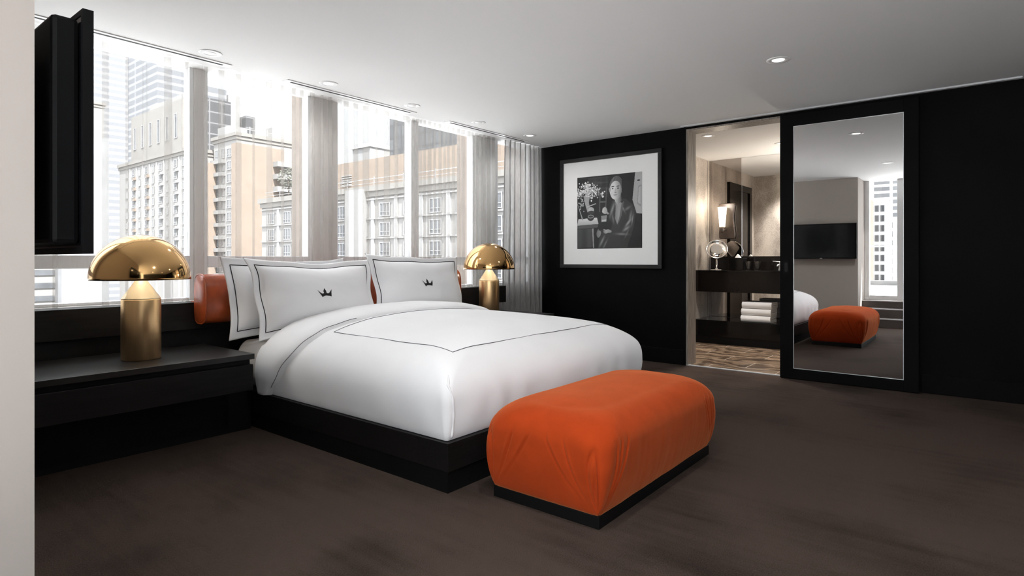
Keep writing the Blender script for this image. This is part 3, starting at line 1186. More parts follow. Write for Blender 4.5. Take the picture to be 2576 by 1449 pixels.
obj('upholstery', ott(), M['velvet'], ot, smooth=True)

# ------------------------------------------------------------------ framed picture
pf = thing('framed_picture', 'large dark framed black and white photograph hung on the black wall', 'picture', (XW, 3.525, 1.045))
FY0, FY1, FZ0, FZ1 = 2.845, 4.205, 1.046, 2.392
b = bm_new()
fw = .046
box(b, XW - .042, XW - .001, FY0, FY1, FZ0, FZ0 + fw); box(b, XW - .042, XW - .001, FY0, FY1, FZ1 - fw, FZ1)
box(b, XW - .042, XW - .001, FY0, FY0 + fw, FZ0 + fw, FZ1 - fw); box(b, XW - .042, XW - .001, FY1 - fw, FY1, FZ0 + fw, FZ1 - fw)
obj('frame', b, M['pic_frame'], pf, bev=.003)
mb = obj('mat_board', boxbm(XW - .024, XW - .002, FY0 + .03, FY1 - .03, FZ0 + .03, FZ1 - .03), M['matboard'], pf)

def photo_pixels(n):
    """A generic monochrome studio print: a seated man in a dark jacket beside a table with flowers."""
    ys, xs = np.mgrid[0:n, 0:n]
    X = (xs + .5) / n
    Y = (ys + .5) / n
    rng = np.random.RandomState(4)
    img = np.full((n, n), .020)
    def sm(e): return np.clip(e, 0, 1)
    def ell(cx, cy, rx, ry, rot=0.):
        c, s = math.cos(rot), math.sin(rot)
        dx, dy = X - cx, Y - cy
        return ((dx * c + dy * s) / rx) ** 2 + ((-dx * s + dy * c) / ry) ** 2
    def poly(pts):
        m = np.zeros((n, n), bool)
        k = len(pts)
        for i in range(k):
            xa, ya = pts[i]; xb, yb = pts[(i + 1) % k]
            if ya == yb: continue
            c = ((ya > Y) != (yb > Y)) & (X < (xb - xa) * (Y - ya) / (yb - ya) + xa)
            m ^= c
        return m
    def put(m, v):
        img[m] = v if np.isscalar(v) else v[m]
    # dim back wall with shelves
    put(poly([(.18, .02), (.50, .02), (.50, .30), (.18, .30)]), .045 + .02 * (np.sin(Y * 80) > .6) + .015 * (np.sin(X * 70) > .8))
    # standing panel door at the right
    put(poly([(.90, 0), (1, 0), (1, .55), (.92, .54), (.86, .36)]), .48)
    put(poly([(.945, .18), (.99, .17), (.985, .46), (.925, .42)]), .36)
    put(poly([(.953, .20), (.98, .19), (.977, .43), (.937, .40)]), .52)
    put(ell(.95, .11, .025, .009) < 1, .03)
    # chair in the back
    for q in ([(.36, .24), (.375, .24), (.37, .50), (.355, .50)], [(.46, .17), (.475, .17), (.465, .48), (.45, .48)], [(.355, .35), (.47, .35), (.47, .375), (.355, .375)]):
        put(poly(q), .13)
    # vase and blossom cloud
    put(poly([(.10, .26), (.21, .26), (.19, .36), (.22, .46), (.17, .50), (.13, .38)]), .42 - 1.2 * np.abs(X - .15))
    for _ in range(260):
        cx = rng.normal(.17, .11); cy = rng.normal(.18 + .25 * abs(cx - .17), .045)
        if cx < .0 or cx > .46: continue
        r = rng.uniform(.006, .015)
        put(ell(cx, cy, r, r * rng.uniform(.6, 1.1), rng.uniform(0, 3)) < 1, rng.uniform(.35, .9))
    for _ in range(30):
        put(ell(rng.normal(.07, .02), rng.normal(.36, .04), .01, .008) < 1, rng.uniform(.2, .6))
    # table with white cloth, pots
    put(poly([(.02, .585), (.32, .575), (.345, .66), (0, .675)]), .72 - .25 * (Y - .58) / .09)
    put(poly([(0, .675), (.345, .66), (.33, .71), (0, .72)]), .12)
    put(poly([(.01, .73), (.24, .72), (.26, .98), (.01, .99)]), .075 + .02 * np.sin(X * 40))
    put(poly([(.24, .72), (.265, .72), (.275, .99), (.258, .99)]), .35)
    put(ell(.225, .465, .05, .04) < 1, .55 - 2 * np.abs(X - .21))
    put(ell(.225, .50, .055, .025) < 1, .06)
    put(ell(.22, .57, .055, .045) < 1, .05)
    put((ell(.22, .555, .047, .024) < 1) & (ell(.22, .555, .037, .016) > 1), .42)
    put(poly([(.15, .415), (.30, .375), (.305, .385), (.155, .43)]), .5)
    put(poly([(0, .36), (.02, .40), (.10, .60), (.08, .60)]), .4)
    # figure: jacket
    put(poly([(.55, .36), (.62, .33), (.76, .34), (.86, .42), (.91, .52), (.89, .68), (.84, .84), (.78, .99), (.34, .99), (.36, .86), (.31, .76), (.40, .74), (.52, .80), (.56, .66), (.50, .58), (.53, .46)]), .055)
    # satin highlights
    for cx, cy, rx, ry, ro, v in ((.56, .47, .018, .10, .35, .30), (.70, .43, .012, .09, -.5, .34), (.79, .47, .05, .018, -.5, .22), (.83, .58, .018, .08, .2, .26),
                                  (.80, .66, .016, .07, .7, .40), (.77, .74, .02, .06, 1.0, .34), (.70, .81, .09, .016, .05, .26), (.78, .80, .012, .06, .5, .20),
                                  (.86, .62, .010, .07, .15, .33), (.57, .60, .014, .07, -.2, .20), (.40, .90, .016, .08, .5, .30), (.45, .94, .012, .07, .5, .22)):
        e = ell(cx, cy, rx, ry, ro)
        w = np.exp(-e * 1.2)
        np.copyto(img, img * (1 - w) + v * w)
    # shirt and neck
    put(poly([(.60, .36), (.645, .36), (.71, .40), (.69, .52), (.635, .68), (.60, .60), (.61, .46)]), .33 + .06 * np.sin(X * 50))
    put(poly([(.59, .28), (.69, .28), (.70, .36), (.64, .42), (.60, .36)]), np.clip(.62 - 5 * (X - .60), .05, .7))
    put(poly([(.70, .40), (.735, .37), (.70, .56), (.645, .69)]), .16)
    # head, lit from the left
    put(ell(.612, .195, .094, .150, .05) < 1, np.clip(.80 - 4.5 * np.clip(X - .585, 0, 1) - .8 * np.abs(Y - .2), .05, .9))
    put(ell(.612, .268, .070, .070) < 1, np.clip(.74 - 4.5 * np.clip(X - .585, 0, 1), .05, .9))
    put(ell(.52, .20, .014, .035) < 1, .45)
    # dark side-parted hair
    hair = (ell(.618, .165, .104, .140, .05) < 1) & (ell(.606, .235, .094, .145, .05) > 1)
    put(hair, .14 + .10 * (np.sin(X * 150 + Y * 60) > .3) * np.exp(-((X - .57) / .05) ** 2))
    put((ell(.62, .17, .104, .14, .05) < 1) & (X > .70) & (Y < .24), .02)
    # features
    for cx, w in ((.565, .026), (.645, .024)):
        put(ell(cx, .165, w, .006, -.08) < 1, .08)
        put(ell(cx, .192, w * .75, .010) < 1, .72 if cx < .6 else .30)
        put(ell(cx, .192, .009, .010) < 1, .03)
    put(poly([(.600, .19), (.612, .19), (.622, .245), (.596, .248)]), .50)
    put(ell(.606, .250, .017, .006) < 1, .15)
    put(ell(.604, .280, .028, .0055) < 1, .16)
    put(ell(.604, .289, .020, .005) < 1, .50)
    # hands: one raised holding a small glass, one resting
    for cx, cy, rx, ry, ro in ((.44, .50, .040, .026, .4), (.415, .475, .010, .034, .2), (.435, .468, .010, .036, .1), (.455, .468, .010, .036, -.1), (.472, .478, .009, .030, -.3), (.485, .52, .026, .014, .5)):
        put(ell(cx, cy, rx, ry, ro) < 1, np.clip(.62 - 3.5 * (X - .42), .12, .7))
    put(poly([(.385, .555), (.475, .545), (.47, .635), (.39, .64)]), .30)
    put(poly([(.395, .61), (.465, .605), (.463, .628), (.396, .632)]), .62)
    for cx, cy, rx, ry, ro in ((.50, .765, .05, .022, .15), (.45, .75, .035, .008, .35), (.45, .768, .035, .008, .2), (.455, .786, .033, .008, .05), (.35, .80, .03, .05, .3), (.33, .77, .01, .04, .4)):
        put(ell(cx, cy, rx, ry, ro) < 1, np.clip(.45 - 1.5 * np.abs(X - .47), .12, .6))
    img += rng.normal(0, .006, img.shape)
    return np.clip(np.clip(img, 0, 1) ** 1.18, .003, .95)

NP = 240
px = photo_pixels(NP)
PY0, PY1, PZ0, PZ1 = 3.087, 3.957, 1.282, 2.154
me = bpy.data.meshes.new('photo_print')
vs, fs, cols = [], [], []
xf = XW - .0255
for j in range(NP + 1):
    for i in range(NP + 1):
        vs.append((xf, PY1 - (PY1 - PY0) * i / NP, PZ1 - (PZ1 - PZ0) * j / NP))
for j in range(NP):
    for i in range(NP):
        a = j * (NP + 1) + i
        fs.append((a, a + 1, a + NP + 2, a + NP + 1))
k0 = len(vs)      # thin paper body behind the printed face
for (x_, s_) in ((XW - .0250, 0), (XW - .0242, 1)):
    vs += [(x_, PY1, PZ1), (x_, PY0, PZ1), (x_, PY0, PZ0), (x_, PY1, PZ0)]
fs += [(k0 + 4, k0 + 5, k0 + 6, k0 + 7)] + [(k0 + i, k0 + (i + 1) % 4, k0 + 4 + (i + 1) % 4, k0 + 4 + i) for i in range(4)]
me.from_pydata(vs, [], fs)
ca = me.color_attributes.new('tone', 'FLOAT_COLOR', 'CORNER')
arr = np.zeros((len(me.loops), 4), np.float32)
arr[:, 3] = 1
g = np.repeat(px.reshape(-1), 4)
arr[:len(g), 0:3] = g[:, None]
arr[len(g):, 0:3] = .7
ca.data.foreach_set('color', arr.reshape(-1))
m, t, N, L, P = nt('silver gelatin print')
at = N.new('ShaderNodeVertexColor')
at.layer_name = 'tone'
L.new(at.outputs['Color'], P.inputs['Base Color'])
P.inputs['Roughness'].default_value = .45
P.inputs['Specular IOR Level'].default_value = .3
me.materials.append(m)
po = bpy.data.objects.new('photo_print', me)
COL.objects.link(po)
po.parent = mb
me.transform(Matrix.Translation(-base_of(mb)))
po['label'] = 'monochrome print of a seated man in a dark jacket beside flowers'
b = bm_new()
b.faces.new([b.verts.new(p) for p in ((XW - .036, FY0 + fw, FZ0 + fw), (XW - .036, FY1 - fw, FZ0 + fw), (XW - .036, FY1 - fw, FZ1 - fw), (XW - .036, FY0 + fw, FZ1 - fw))])
obj('glazing', b, mat_glass('picture glass', (1, 1, 1), .02), pf)

# ------------------------------------------------------------------ sliding mirror door
d1 = thing('door_1', 'black sliding door with a tall mirror, standing open on the right', 'door', (6.18, 1.03, 0), kind='structure')
DXF, DXB = 6.150, 6.195
DYa, DYb = .473, 1.592
b = bm_new()
box(b, DXF, DXB, DYa, .582, .006, 2.548); box(b, DXF, DXB, 1.473, DYb, .006, 2.548)
box(b, DXF, DXB, .582, 1.473, .006, .104); box(b, DXF, DXB, .582, 1.473, 2.431, 2.548)
obj('stile_frame', b, M['door_black'], d1, bev=.002)
obj('mirror', boxbm(DXF + .006, DXB - .006, .582, 1.473, .104, 2.431), M['mirror'], d1)
b = bm_new()
bd = .005
box(b, DXF + .003, DXF + .006, .582, 1.473, .104, .104 + bd); box(b, DXF + .003, DXF + .006, .582, 1.473, 2.431 - bd, 2.431)
box(b, DXF + .003, DXF + .006, .582, .582 + bd, .104 + bd, 2.431 - bd); box(b, DXF + .003, DXF + .006, 1.473 - bd, 1.473, .104 + bd, 2.431 - bd)
obj('bead', b, M['nosing'], d1)
b = bm_new()
hy0, hy1, hz0, hz1 = 1.510, 1.562, 1.010, 1.142
R = [[(DXF - .0035, y, z) for y, z in rrect(hy0, hy1, hz0, hz1, .003, 4, 6, 4)], [(DXF + .001, y, z) for y, z in rrect(hy0, hy1, hz0, hz1, .003, 4, 6, 4)]]
loft(b, R)
h = obj('flush_pull', b, M['tv_black'], d1)
b = bm_new()
R = [[(DXF - .0042, y, z) for y, z in rrect(hy0 + .012, hy1 - .012, hz0 + .02, hz1 - .02, .014, 4, 6, 8)], [(DXF - .003, y, z) for y, z in rrect(hy0 + .012, hy1 - .012, hz0 + .02, hz1 - .02, .014, 4, 6, 8)]]
loft(b, R)
obj('recess', b, M['slot_dark'], h)

# ------------------------------------------------------------------ bathroom
va = thing('vanity_counter', 'dark gloss wall hung vanity counter with a deep apron, in the bathroom', 'vanity', (8.3, 2.0, .712))
ts = thing('towel_shelf', 'low black gloss shelf unit under the vanity, holding the towels', 'shelf', (8.3, 2.0, .002))
obj('counter', boxbm(8.0, 8.575, .86, 3.195, .985, 1.004), M['gloss_black'], va, bev=.002)
obj('apron', boxbm(8.004, 8.57, .86, 3.195, .712, .985), M['gloss_brown'], va)
obj('backsplash', boxbm(8.545, 8.578, .86, 3.16, 1.004, 1.196), M['gloss_brown'], va, bev=.001)
obj('shelf', boxbm(8.0, 8.575, .86, 3.195, .112, .328), M['gloss_black'], ts, bev=.002)
obj('plinth', boxbm(8.062, 8.575, .86, 3.195, .002, .112), M['black_base'], ts)
for a, c, m, xx, lab in ((2.735, 3.198, 'mirror_tint', 8.600, 'bronze tinted wall mirror strip behind the sconce and make-up mirror'), (.86, 2.730, 'mirror', 8.590, 'clear wall mirror above the vanity tumblers')):
    b = boxbm(xx, 8.62, a, c, .328, CEIL - .002)
    o = tag(obj('wall_mirror', b, M[m]), lab, 'mirror')
b = bm_new(); box(b, 8.585, 8.60, 2.730, 2.736, 1.196, CEIL - .002)
struct('trim_7', b, M['chrome'])

# sconce
def sconce(yc, label, watts):
    sc = thing('wall_sconce', label, 'wall lamp', (8.58, yc, 1.45), 'sconces on the bathroom mirrors')
    b = bm_new()
    prof = [(.096, 1.447), (.110, 1.46), (.114, 1.52), (.104, 1.62), (.092, 1.72), (.092, 1.78), (.102, 1.86), (.114, 1.92), (.112, 1.945), (.098, 1.953)]
    out = [(yc + w_, z) for w_, z in prof] + [(yc - w_, z) for w_, z in reversed(prof)]
    R = [[(8.588, y, z) for y, z in out], [(8.555, y, z) for y, z in out], [(8.545, yc + (y - yc) * .93, 1.7 + (z - 1.7) * .97) for y, z in out]]
    loft(b, R)
    obj('backplate', b, M['bronze'], sc)
    yl = yc + .035
    b = bm_new()
    lathe(b, [(0, 1.612), (.038, 1.612), (.062, 1.892), (.058, 1.892), (.036, 1.618), (0, 1.618)], (8.47, yl, 0), 28)
    obj('shade', b, M['sconce_glow'], sc)
    b = bm_new()
    lathe(b, [(0, 1.53), (.016, 1.53), (.022, 1.545), (.030, 1.612), (0, 1.612)], (8.47, yl, 0), 24)
    tube(b, [(8.47, yl, 1.56), (8.51, yl - .015, 1.575), (8.55, yl - .03, 1.58)], .012, 12)
    obj('holder', b, M['bronze'], sc)
    l = bpy.data.lights.new('glow', 'POINT'); l.energy = watts; l.color = (1, .90, .78); l.shadow_soft_size = .05
    lo = bpy.data.objects.new('glow', l); COL.objects.link(lo); lo.parent = sc; lo.location = (8.36 - 8.58, .035, 1.92 - 1.45)
sconce(2.93, 'lit tapered glass sconce on the bronze mirror strip, above the make-up mirror', 3)
sconce(1.58, 'added glass sconce on the clear mirror, unseen behind the open sliding door', 30)  # added unseen lamp, lifts the light on the bathroom ceiling

# make-up mirror
mm = thing('makeup_mirror', 'round chrome make-up mirror on a stem, standing on the vanity counter', 'mirror', (8.22, 2.955, 1.004))
c = Vector((8.22, 2.955, 1.292))
ax = Vector((-.824, -.309, .46)).normalized()
b = bm_new()
lathe(b, [(0, -.012), (.11, -.012), (.140, -.006), (.147, 0), (.147, .008), (.140, .013), (.128, .010), (.128, .004), (0, .002)], c, 56, axis=ax)
obj('rim', b, M['chrome'], mm)
b = bm_new()
lathe(b, [(0, .003), (.06, .005), (.128, .0095), (.128, .003), (0, .0025)], c, 56, axis=ax)
obj('glass', b, M['mirror'], mm)
b = bm_new()
lathe(b, [(0, 0), (.085, 0), (.085, .006), (.07, .011), (.022, .014), (.011, .03), (.010, .150), (0, .150)], (8.22, 2.955, 1.004), 40)
obj('stand', b, M['chrome'], mm)

# tissue box
tb = thing('tissue_box', 'black tissue box with a white tissue peak, on the vanity beside the tumblers', 'tissue box', (8.3, 2.69, 1.004))
obj('box', boxbm(8.22, 8.40, 2.60, 2.79, 1.004, 1.172), M['gloss_black'], tb, bev=.003)
b = bm_new()
rings = []
for k in range(7):
    t_ = k / 6
    w_ = .042 * (1 - t_) ** .7 + .002
    rings.append([(8.31 + .018 * (1 - .6 * t_) * math.sin(a * 2 * PI / 16) , 2.695 + w_ * math.cos(a * 2 * PI / 16) * (1 + .15 * math.sin(5 * a)), 1.170 + .055 * t_) for a in range(16)])
loft(b, rings)
obj('tissue', b, M['paper'], tb)

def tumbler(y, x, label):
    b = bm_new()
    prof = [(0, 0), (.030, 0), (.033, .004), (.043, .118), (.0425, .122), (.0405, .122), (.040, .118), (.031, .014), (0, .012)]
    rings = lathe(b, prof, (x, y, 1.004), 32)
    # fluted sides
    for r in rings[2:4]:
        if len(r) > 1:
            for i, v in enumerate(r):
                if i % 4 == 0:
                    v.co.x += (v.co.x - x) * -.05; v.co.y += (v.co.y - y) * -.05
    tag(obj('tumbler', b, M['tumbler'], smooth=True), label, 'glass', 'tumblers on the vanity')
tumbler(2.52, 8.20, 'clear tumbler on the vanity next to the tissue box')
tumbler(2.405, 8.20, 'clear tumbler on the vanity nearer the tap')

fa = thing('faucet', 'satin tap with a slim lever, at the edge of the open sliding door', 'tap', (8.36, 2.16, 1.004))
b = bm_new()
lathe(b, [(0, 0), (.026, 0), (.024, .012), (.016, .06), (.015, .105), (.018, .112), (0, .114)], (8.36, 2.16, 1.004), 28)
tube(b, [(8.36, 2.16, 1.075), (8.30, 2.16, 1.085), (8.24, 2.16, 1.078), (8.215, 2.16, 1.062)], .010, 12)
obj('spout', b, M['nosing'], fa)
b = bm_new()
tube(b, [(8.36, 2.16, 1.120), (8.36, 2.21, 1.124), (8.36, 2.255, 1.126)], .005, 10)
obj('lever', b, M['nosing'], fa)

# towels
def towel(z, label, dx, dy):
    b = bm_new()
    H_ = .088
    y0, y1 = 2.20 + dy, 2.575 + dy
    xf, xb = 8.035 + dx, 8.33 + dx
    def U(off, n=12):
        """U-shaped folded layer profile in x,z with the fold to the front; off = inward offset of layer."""
        r = (H_ / 2 - off)
        pts = []
        for k in range(n + 1):
            a = PI / 2 + PI * k / n
            pts.append((xf + H_ / 2 + r * math.cos(a), z + H_ / 2 + r * math.sin(a)))
        return pts
    for (o1, o2) in ((0, .0195), (.0215, .042)):
        pa, pb = U(o1), U(o2)
        outer = [(xb, pa[0][1])] + pa + [(xb, pa[-1][1])]
        inner = [(xb, pb[-1][1])] + list(reversed(pb)) + [(xb, pb[0][1])]
        loop = outer + inner
        # soften ends along y by insetting the first and last rings
        R = []
        for y, ins in ((y0, .004), (y0 + .006, .0005), (y0 + .1, 0), (y1 - .1, 0), (y1 - .006, .0005), (y1, .004)):
            ring = []
            for x_, z_ in loop:
                wob = .003 * noise.noise(Vector((x_ * 14, y * 14, z_ * 20)))
                ring.append((x_ + ins * (1 if x_ < xf + .05 else 0) + wob, y + .006 * noise.noise(Vector((x_ * 9, z_ * 60, 3))), z_ + wob * .6))
            R.append(ring)
        n = len(loop)
        V = [[b.verts.new(p) for p in r] for r in R]
        for r0, r1 in zip(V, V[1:]):
            for i in range(n):
                j = (i + 1) % n
                b.faces.new((r0[i], r0[j], r1[j], r1[i])).smooth = True
        h_ = len(outer)
        for V_ in (V[0], V[-1]):
            for i in range(h_ - 1):
                b.faces.new((V_[i], V_[i + 1], V_[n - 2 - i], V_[n - 1 - i]))
    tag(obj('folded_towel', b, M['towel']), label, 'towel', 'towels on the vanity shelf')
towel(.3285, 'folded white towel at the bottom of the stack on the vanity shelf', 0, 0)
towel(.4175, 'folded white towel in the middle of the stack on the vanity shelf', .006, -.006)
towel(.5065, 'folded white towel on top of the stack on the vanity shelf', .012, -.012)

# ------------------------------------------------------------------ city beyond the windows
C = {}
C['cream'] = mat('cream cladding', (0.1388, 0.1316, 0.1222), .8, var=.05, vscale=.4)
C['cream2'] = mat('pale cladding', (0.1676, 0.1637, 0.1589), .8, var=.04, vscale=.4)
C['peach'] = mat('peach brick', (0.1464, 0.1154, 0.09158), .85, var=.06, vscale=.6)
C['bright'] = mat('bright white cladding', (0.7192, 0.7192, 0.7192), .8, var=.03, vscale=.4)
C['white'] = mat('white cladding', (0.202, 0.202, 0.202), .8, var=.03, vscale=.4)
C['winframe'] = mat('white window frames', (0.2248, 0.2272, 0.2296), .5, var=.02)
C['winglass'] = mat('blue grey panes', (0.07391, 0.07867, 0.08583), .15, spec=.6, var=.25, vscale=.3)
C['balc'] = mat('balcony slabs', (0.1622, 0.1598, 0.1575), .7, var=.04, vscale=.5)
C['tower_a'] = mat_brickwin('tower glazing', (0.1694, 0.1742, 0.1837), (0.09088, 0.09564, 0.1052), (0.1414, 0.1461, 0.1557), 26.0, 3.4, .55)
C['tower_b'] = mat_brickwin('tower bands', (0.1858, 0.1882, 0.1954), (0.1135, 0.1183, 0.1301), (0.1582, 0.1629, 0.1725), 34.0, 3.6, .70)
C['tower_c'] = mat_brickwin('dark tower', (0.1125, 0.1125, 0.1173), (0.03394, 0.03489, 0.03775), (0.0676, 0.0676, 0.07237), 4.0, 3.6, .22)
C['tower_d'] = mat_brickwin('dark grid tower', (0.0338, 0.0338, 0.03618), (0.04244, 0.04387, 0.04721), (0.1464, 0.1488, 0.1536), 3.0, 3.3, .3)
C['tower_e'] = mat_brickwin('balcony tower', (0.6386, 0.6386, 0.6484), (0.1868, 0.1917, 0.2015), (0.5226, 0.5226, 0.5324), 9, 3.1, .62)
C['leaf'] = mat('leaves', (0.05568, 0.05806, 0.04614), .8, var=.4, vscale=3)
C['bark'] = mat('bark', (0.06507, 0.05076, 0.04123), .9, var=.2)
GZ = -26

def win_mesh(w, h, nx=2, nz=2, d=.25):
    """One window in local coordinates: opening in the y=0 plane looking towards -y."""
    b = bm_new()
    f = .12
    box(b, -w / 2, w / 2, -.02, .02, 0, h, 1)
    box(b, -w / 2, -w / 2 + f, -.10, -.02, 0, h, 0); box(b, w / 2 - f, w / 2, -.10, -.02, 0, h, 0)
    box(b, -w / 2 + f, w / 2 - f, -.10, -.02, 0, f, 0); box(b, -w / 2 + f, w / 2 - f, -.10, -.02, h - f, h, 0)
    for i in range(1, nx):
        x = -w / 2 + w * i / nx
        box(b, x - .04, x + .04, -.09, -.02, f, h - f, 0)
    for k in range(1, nz):
        z = h * .32
        box(b, -w / 2 + f, w / 2 - f, -.085, -.02, z - .04, z + .04, 0)
    me = bpy.data.meshes.new('window')
    bmesh.ops.recalc_face_normals(b, faces=b.faces)
    b.to_mesh(me); b.free()
    me.materials.append(C['winframe']); me.materials.append(C['winglass'])
    return me

def put_win(me, parent, x, y, z, face, name='window'):
    o = bpy.data.objects.new(name, me)
    COL.objects.link(o)
    o.parent = parent
    o.location = Vector((x, y, z)) - base_of(parent)
    o.rotation_euler = (0, 0, {'-y': 0, '-x': -PI / 2, '+x': PI / 2}[face])
    return o

def building(name, label, x0, x1, y0, y1, zt, m, cornice=None, extra=None):
    t = thing(name, label, 'building', ((x0 + x1) / 2, (y0 + y1) / 2, GZ))
    obj('walls', boxbm(x0, x1, y0, y1, GZ, zt), m, t)
    if cornice:
        b = bm_new()
        for k, (o_, z0_, z1_) in enumerate(((.25, zt - 1.5, zt - .7), (.55, zt - .7, zt + .1))):
            box(b, x0 - o_, x1 + o_, y0 - o_, y1 + o_, z0_, z1_)
        obj('cornice', b, cornice, t)
    return t

# far ground
struct('ground_street', boxbm(-420, 420, -420, 480, GZ - 1, GZ), mat('street asphalt', (.30, .30, .30), .9, var=.1, vscale=.05))

# apartment slab with window columns (left window)
B3 = building('apartment_building', 'cream apartment block with many window columns in the left window', 63.2, 84, 151, 196, 28.2, C['cream2'], C['cream'])
WA = win_mesh(1.9, 2.0, 2, 2); WB = win_mesh(1.2, 2.0, 2, 1)
for r in range(9):
    z = 24.0 - r * 2.85
    for k in range(9):
        y = 153.5 + k * 4.55
        put_win(WA if k % 2 else WB, B3, 63.1, y, z, '-x')
b = bm_new()
for k in range(8):
    y = 155.8 + k * 4.55
    box(b, 63.02, 63.2, y - .3, y + .3, GZ, 26.6)
obj('pilasters', b, C['winframe'], B3)
for k in (1, 3, 5, 7):
    y = 151.2 + k * 4.55
    for r in range(10):
        z = 23.0 - r * 2.85
        obj('balcony', boxbm(62.75, 63.2, y - .2, y + 1.7, z, z + .75), C['peach'] if k > 4 else C['balc'], B3)
obj('upper_block', boxbm(64.5, 69.0, 157.5, 191, 28.2, 41.5), C['cream'], B3)
obj('upper_block', boxbm(66, 69.0, 160, 182, 41.5, 43.5), C['cream2'], B3)
for k in range(6):
    put_win(win_mesh(1.6, 6.2, 1, 1), B3, 64.45, 161 + k * 5.4, 32, '-x')
obj('end_wing', boxbm(64.5, 68.3, 147.5, 151, GZ, 24.6), C['peach'], B3)

# tall white banded neighbour at far left
B4 = building('office_building', 'pale banded office block at the left edge of the left window', 26, 62, 205, 240, 47.5, C['cream2'], C['cream'])
b = bm_new()
for r in range(17):
    z = 40 - r * 3.6
    box(b, 26, 50, 204.6, 205.05, z, z + 1.5)
obj('window_bands', b, C['winglass'], B4)
obj('shadow_wing', boxbm(50.2, 61.5, 199, 205, GZ, 36), mat('grey wing', (.19, .195, .205), .7, var=.08, vscale=.2), B4)

# corner building with blank peach wall
B5 = building('corner_building', 'corner apartment tower with a blank peach wall in the middle window', 68.6, 91, 138, 149.4, 31.0, C['cream2'], C['cream'])
b = bm_new(); box(b, 68.6, 80.6, 137.85, 138.02, GZ, 28.6)
obj('brick_wall', b, C['peach'], B5)
b = bm_new(); box(b, 68.45, 68.62, 138, 140.2, GZ, 28.6)
obj('brick_wall', b, C['peach'], B5)
WC = win_mesh(2.2, 2.1, 3, 2); WD = win_mesh(1.5, 2.3, 2, 2)
for r in range(10):
    z = 25.6 - r * 3.05
    for y in (141.4, 144.6, 147.6):
        put_win(WC if y < 143 else WD, B5, 68.5, y, z, '-x')
    for x in (85.2, 88.4):
        put_win(WC, B5, x, 137.9, z, '-y')
for r in range(10):
    z = 24.5 - r * 3.05
    obj('balcony', boxbm(67.6, 68.6, 143.4, 149.2, z - .15, z + .75), C['balc'], B5)
for r in range(10):
    z = 24.2 - r * 3.05
    b = bm_new()
    box(b, 77.6, 84.2, 135.6, 138, z - .2, z)
    box(b, 77.75, 84.2, 135.6, 135.75, z, z + 1.0)
    box(b, 77.6, 77.75, 135.6, 138, z, z + 1.0)
    obj('balcony', b, C['balc'], B5)
obj('roof_block', boxbm(80.5, 86, 141, 148, 31, 35.0), C['white'], B5)
obj('roof_block', boxbm(69.5, 74, 143.5, 149.2, 31, 33.6), C['white'], B5)
b = bm_new()
for x in (72, 76.5, 79, 83, 86):
    box(b, x, x + .15, 138.4, 138.55, 31, 33)
box(b, 69, 90.5, 138.4, 138.5, 32.2, 32.35)
obj('roof_railing', b, C['winframe'], B5)

# long low wing nearer, filling the right windows
B6 = building('residential_wing', 'long low residential wing with a peach attic in the wide window', 55.6, 76, 34, 102.5, 11.9, C['cream2'], C['cream'])
WE = win_mesh(2.3, 2.0, 3, 2); WF = win_mesh(1.4, 2.0, 2, 2)
for r in range(8):
    z = 7.4 - r * 2.85
    for k in range(12):
        y = 99.2 - k * 5.2
        put_win(WE, B6, 55.5, y, z, '-x')
b = bm_new()
for k in range(12):
    y = 96.8 - k * 5.2
    box(b, 55.42, 55.6, y - .35, y + .35, GZ, 10.2)
obj('pilasters', b, C['winframe'], B6)
b = bm_new()
for r in range(9):
    z = 9.9 - r * 2.85
    box(b, 55.35, 55.62, 34, 102.5, z, z + .22)
obj('string_courses', b, C['balc'], B6)
obj('attic', boxbm(60, 76, 34, 95, 11.9, 17.2), C['peach'], B6)
b = bm_new()
for k in range(9):
    y = 97 - k * 6.5
    box(b, 55.9, 56.0, y, y + .1, 11.9, 13.4)
box(b, 55.9, 55.98, 36, 102, 13.1, 13.2); box(b, 55.9, 55.98, 36, 102, 12.5, 12.56)
obj('roof_railing', b, C['winframe'], B6)
for y in (82, 66, 94):
    b = bm_new()
    for q in range(5): box(b, 59.8, 60.02, y, y + 2.6, 13.4 + q * .38, 13.6 + q * .38)
    obj('louvre', b, C['balc'], B6)
obj('corner_pavilion', boxbm(54.8, 56.5, 72.2, 76.6, GZ, 11.6), C['white'], B6)

# towers behind
TA = building('glass_tower', 'hazy glass tower with horizontal bands at the far left', 55, 131, 380, 410, 128, C['tower_b'])
TB = building('glass_tower', 'hazy corner tower rising behind the cream apartment block', 106, 122, 284, 318, 122, C['tower_a'])
TC = building('tower_block', 'dark stepped tower block behind the corner building', 88, 97, 199, 210, 54, C['tower_c'])
obj('crown', boxbm(89.5, 96, 200, 208, 54, 58), C['tower_a'], TC)
obj('white_core', boxbm(97.05, 101, 201, 210, GZ, 57), C['white'], TC)
obj('lower_step', boxbm(101.1, 104.4, 197, 204, GZ, 50), C['tower_c'], TC)
TD = building('tower_block', 'small pale rooftop block beyond the long residential wing', 122.5, 131, 157.5, 167, 38, C['white'])
obj('roof_slab', boxbm(122, 131.5, 157, 167.5, 38, 39.4), mat('grey slab', (.30, .30, .31), .8, var=.1, vscale=.3), TD)
TE = building('tower_block', 'dark grid tower behind the folds of the wide window', 104, 122, 98, 125.5, 70, C['tower_d'])

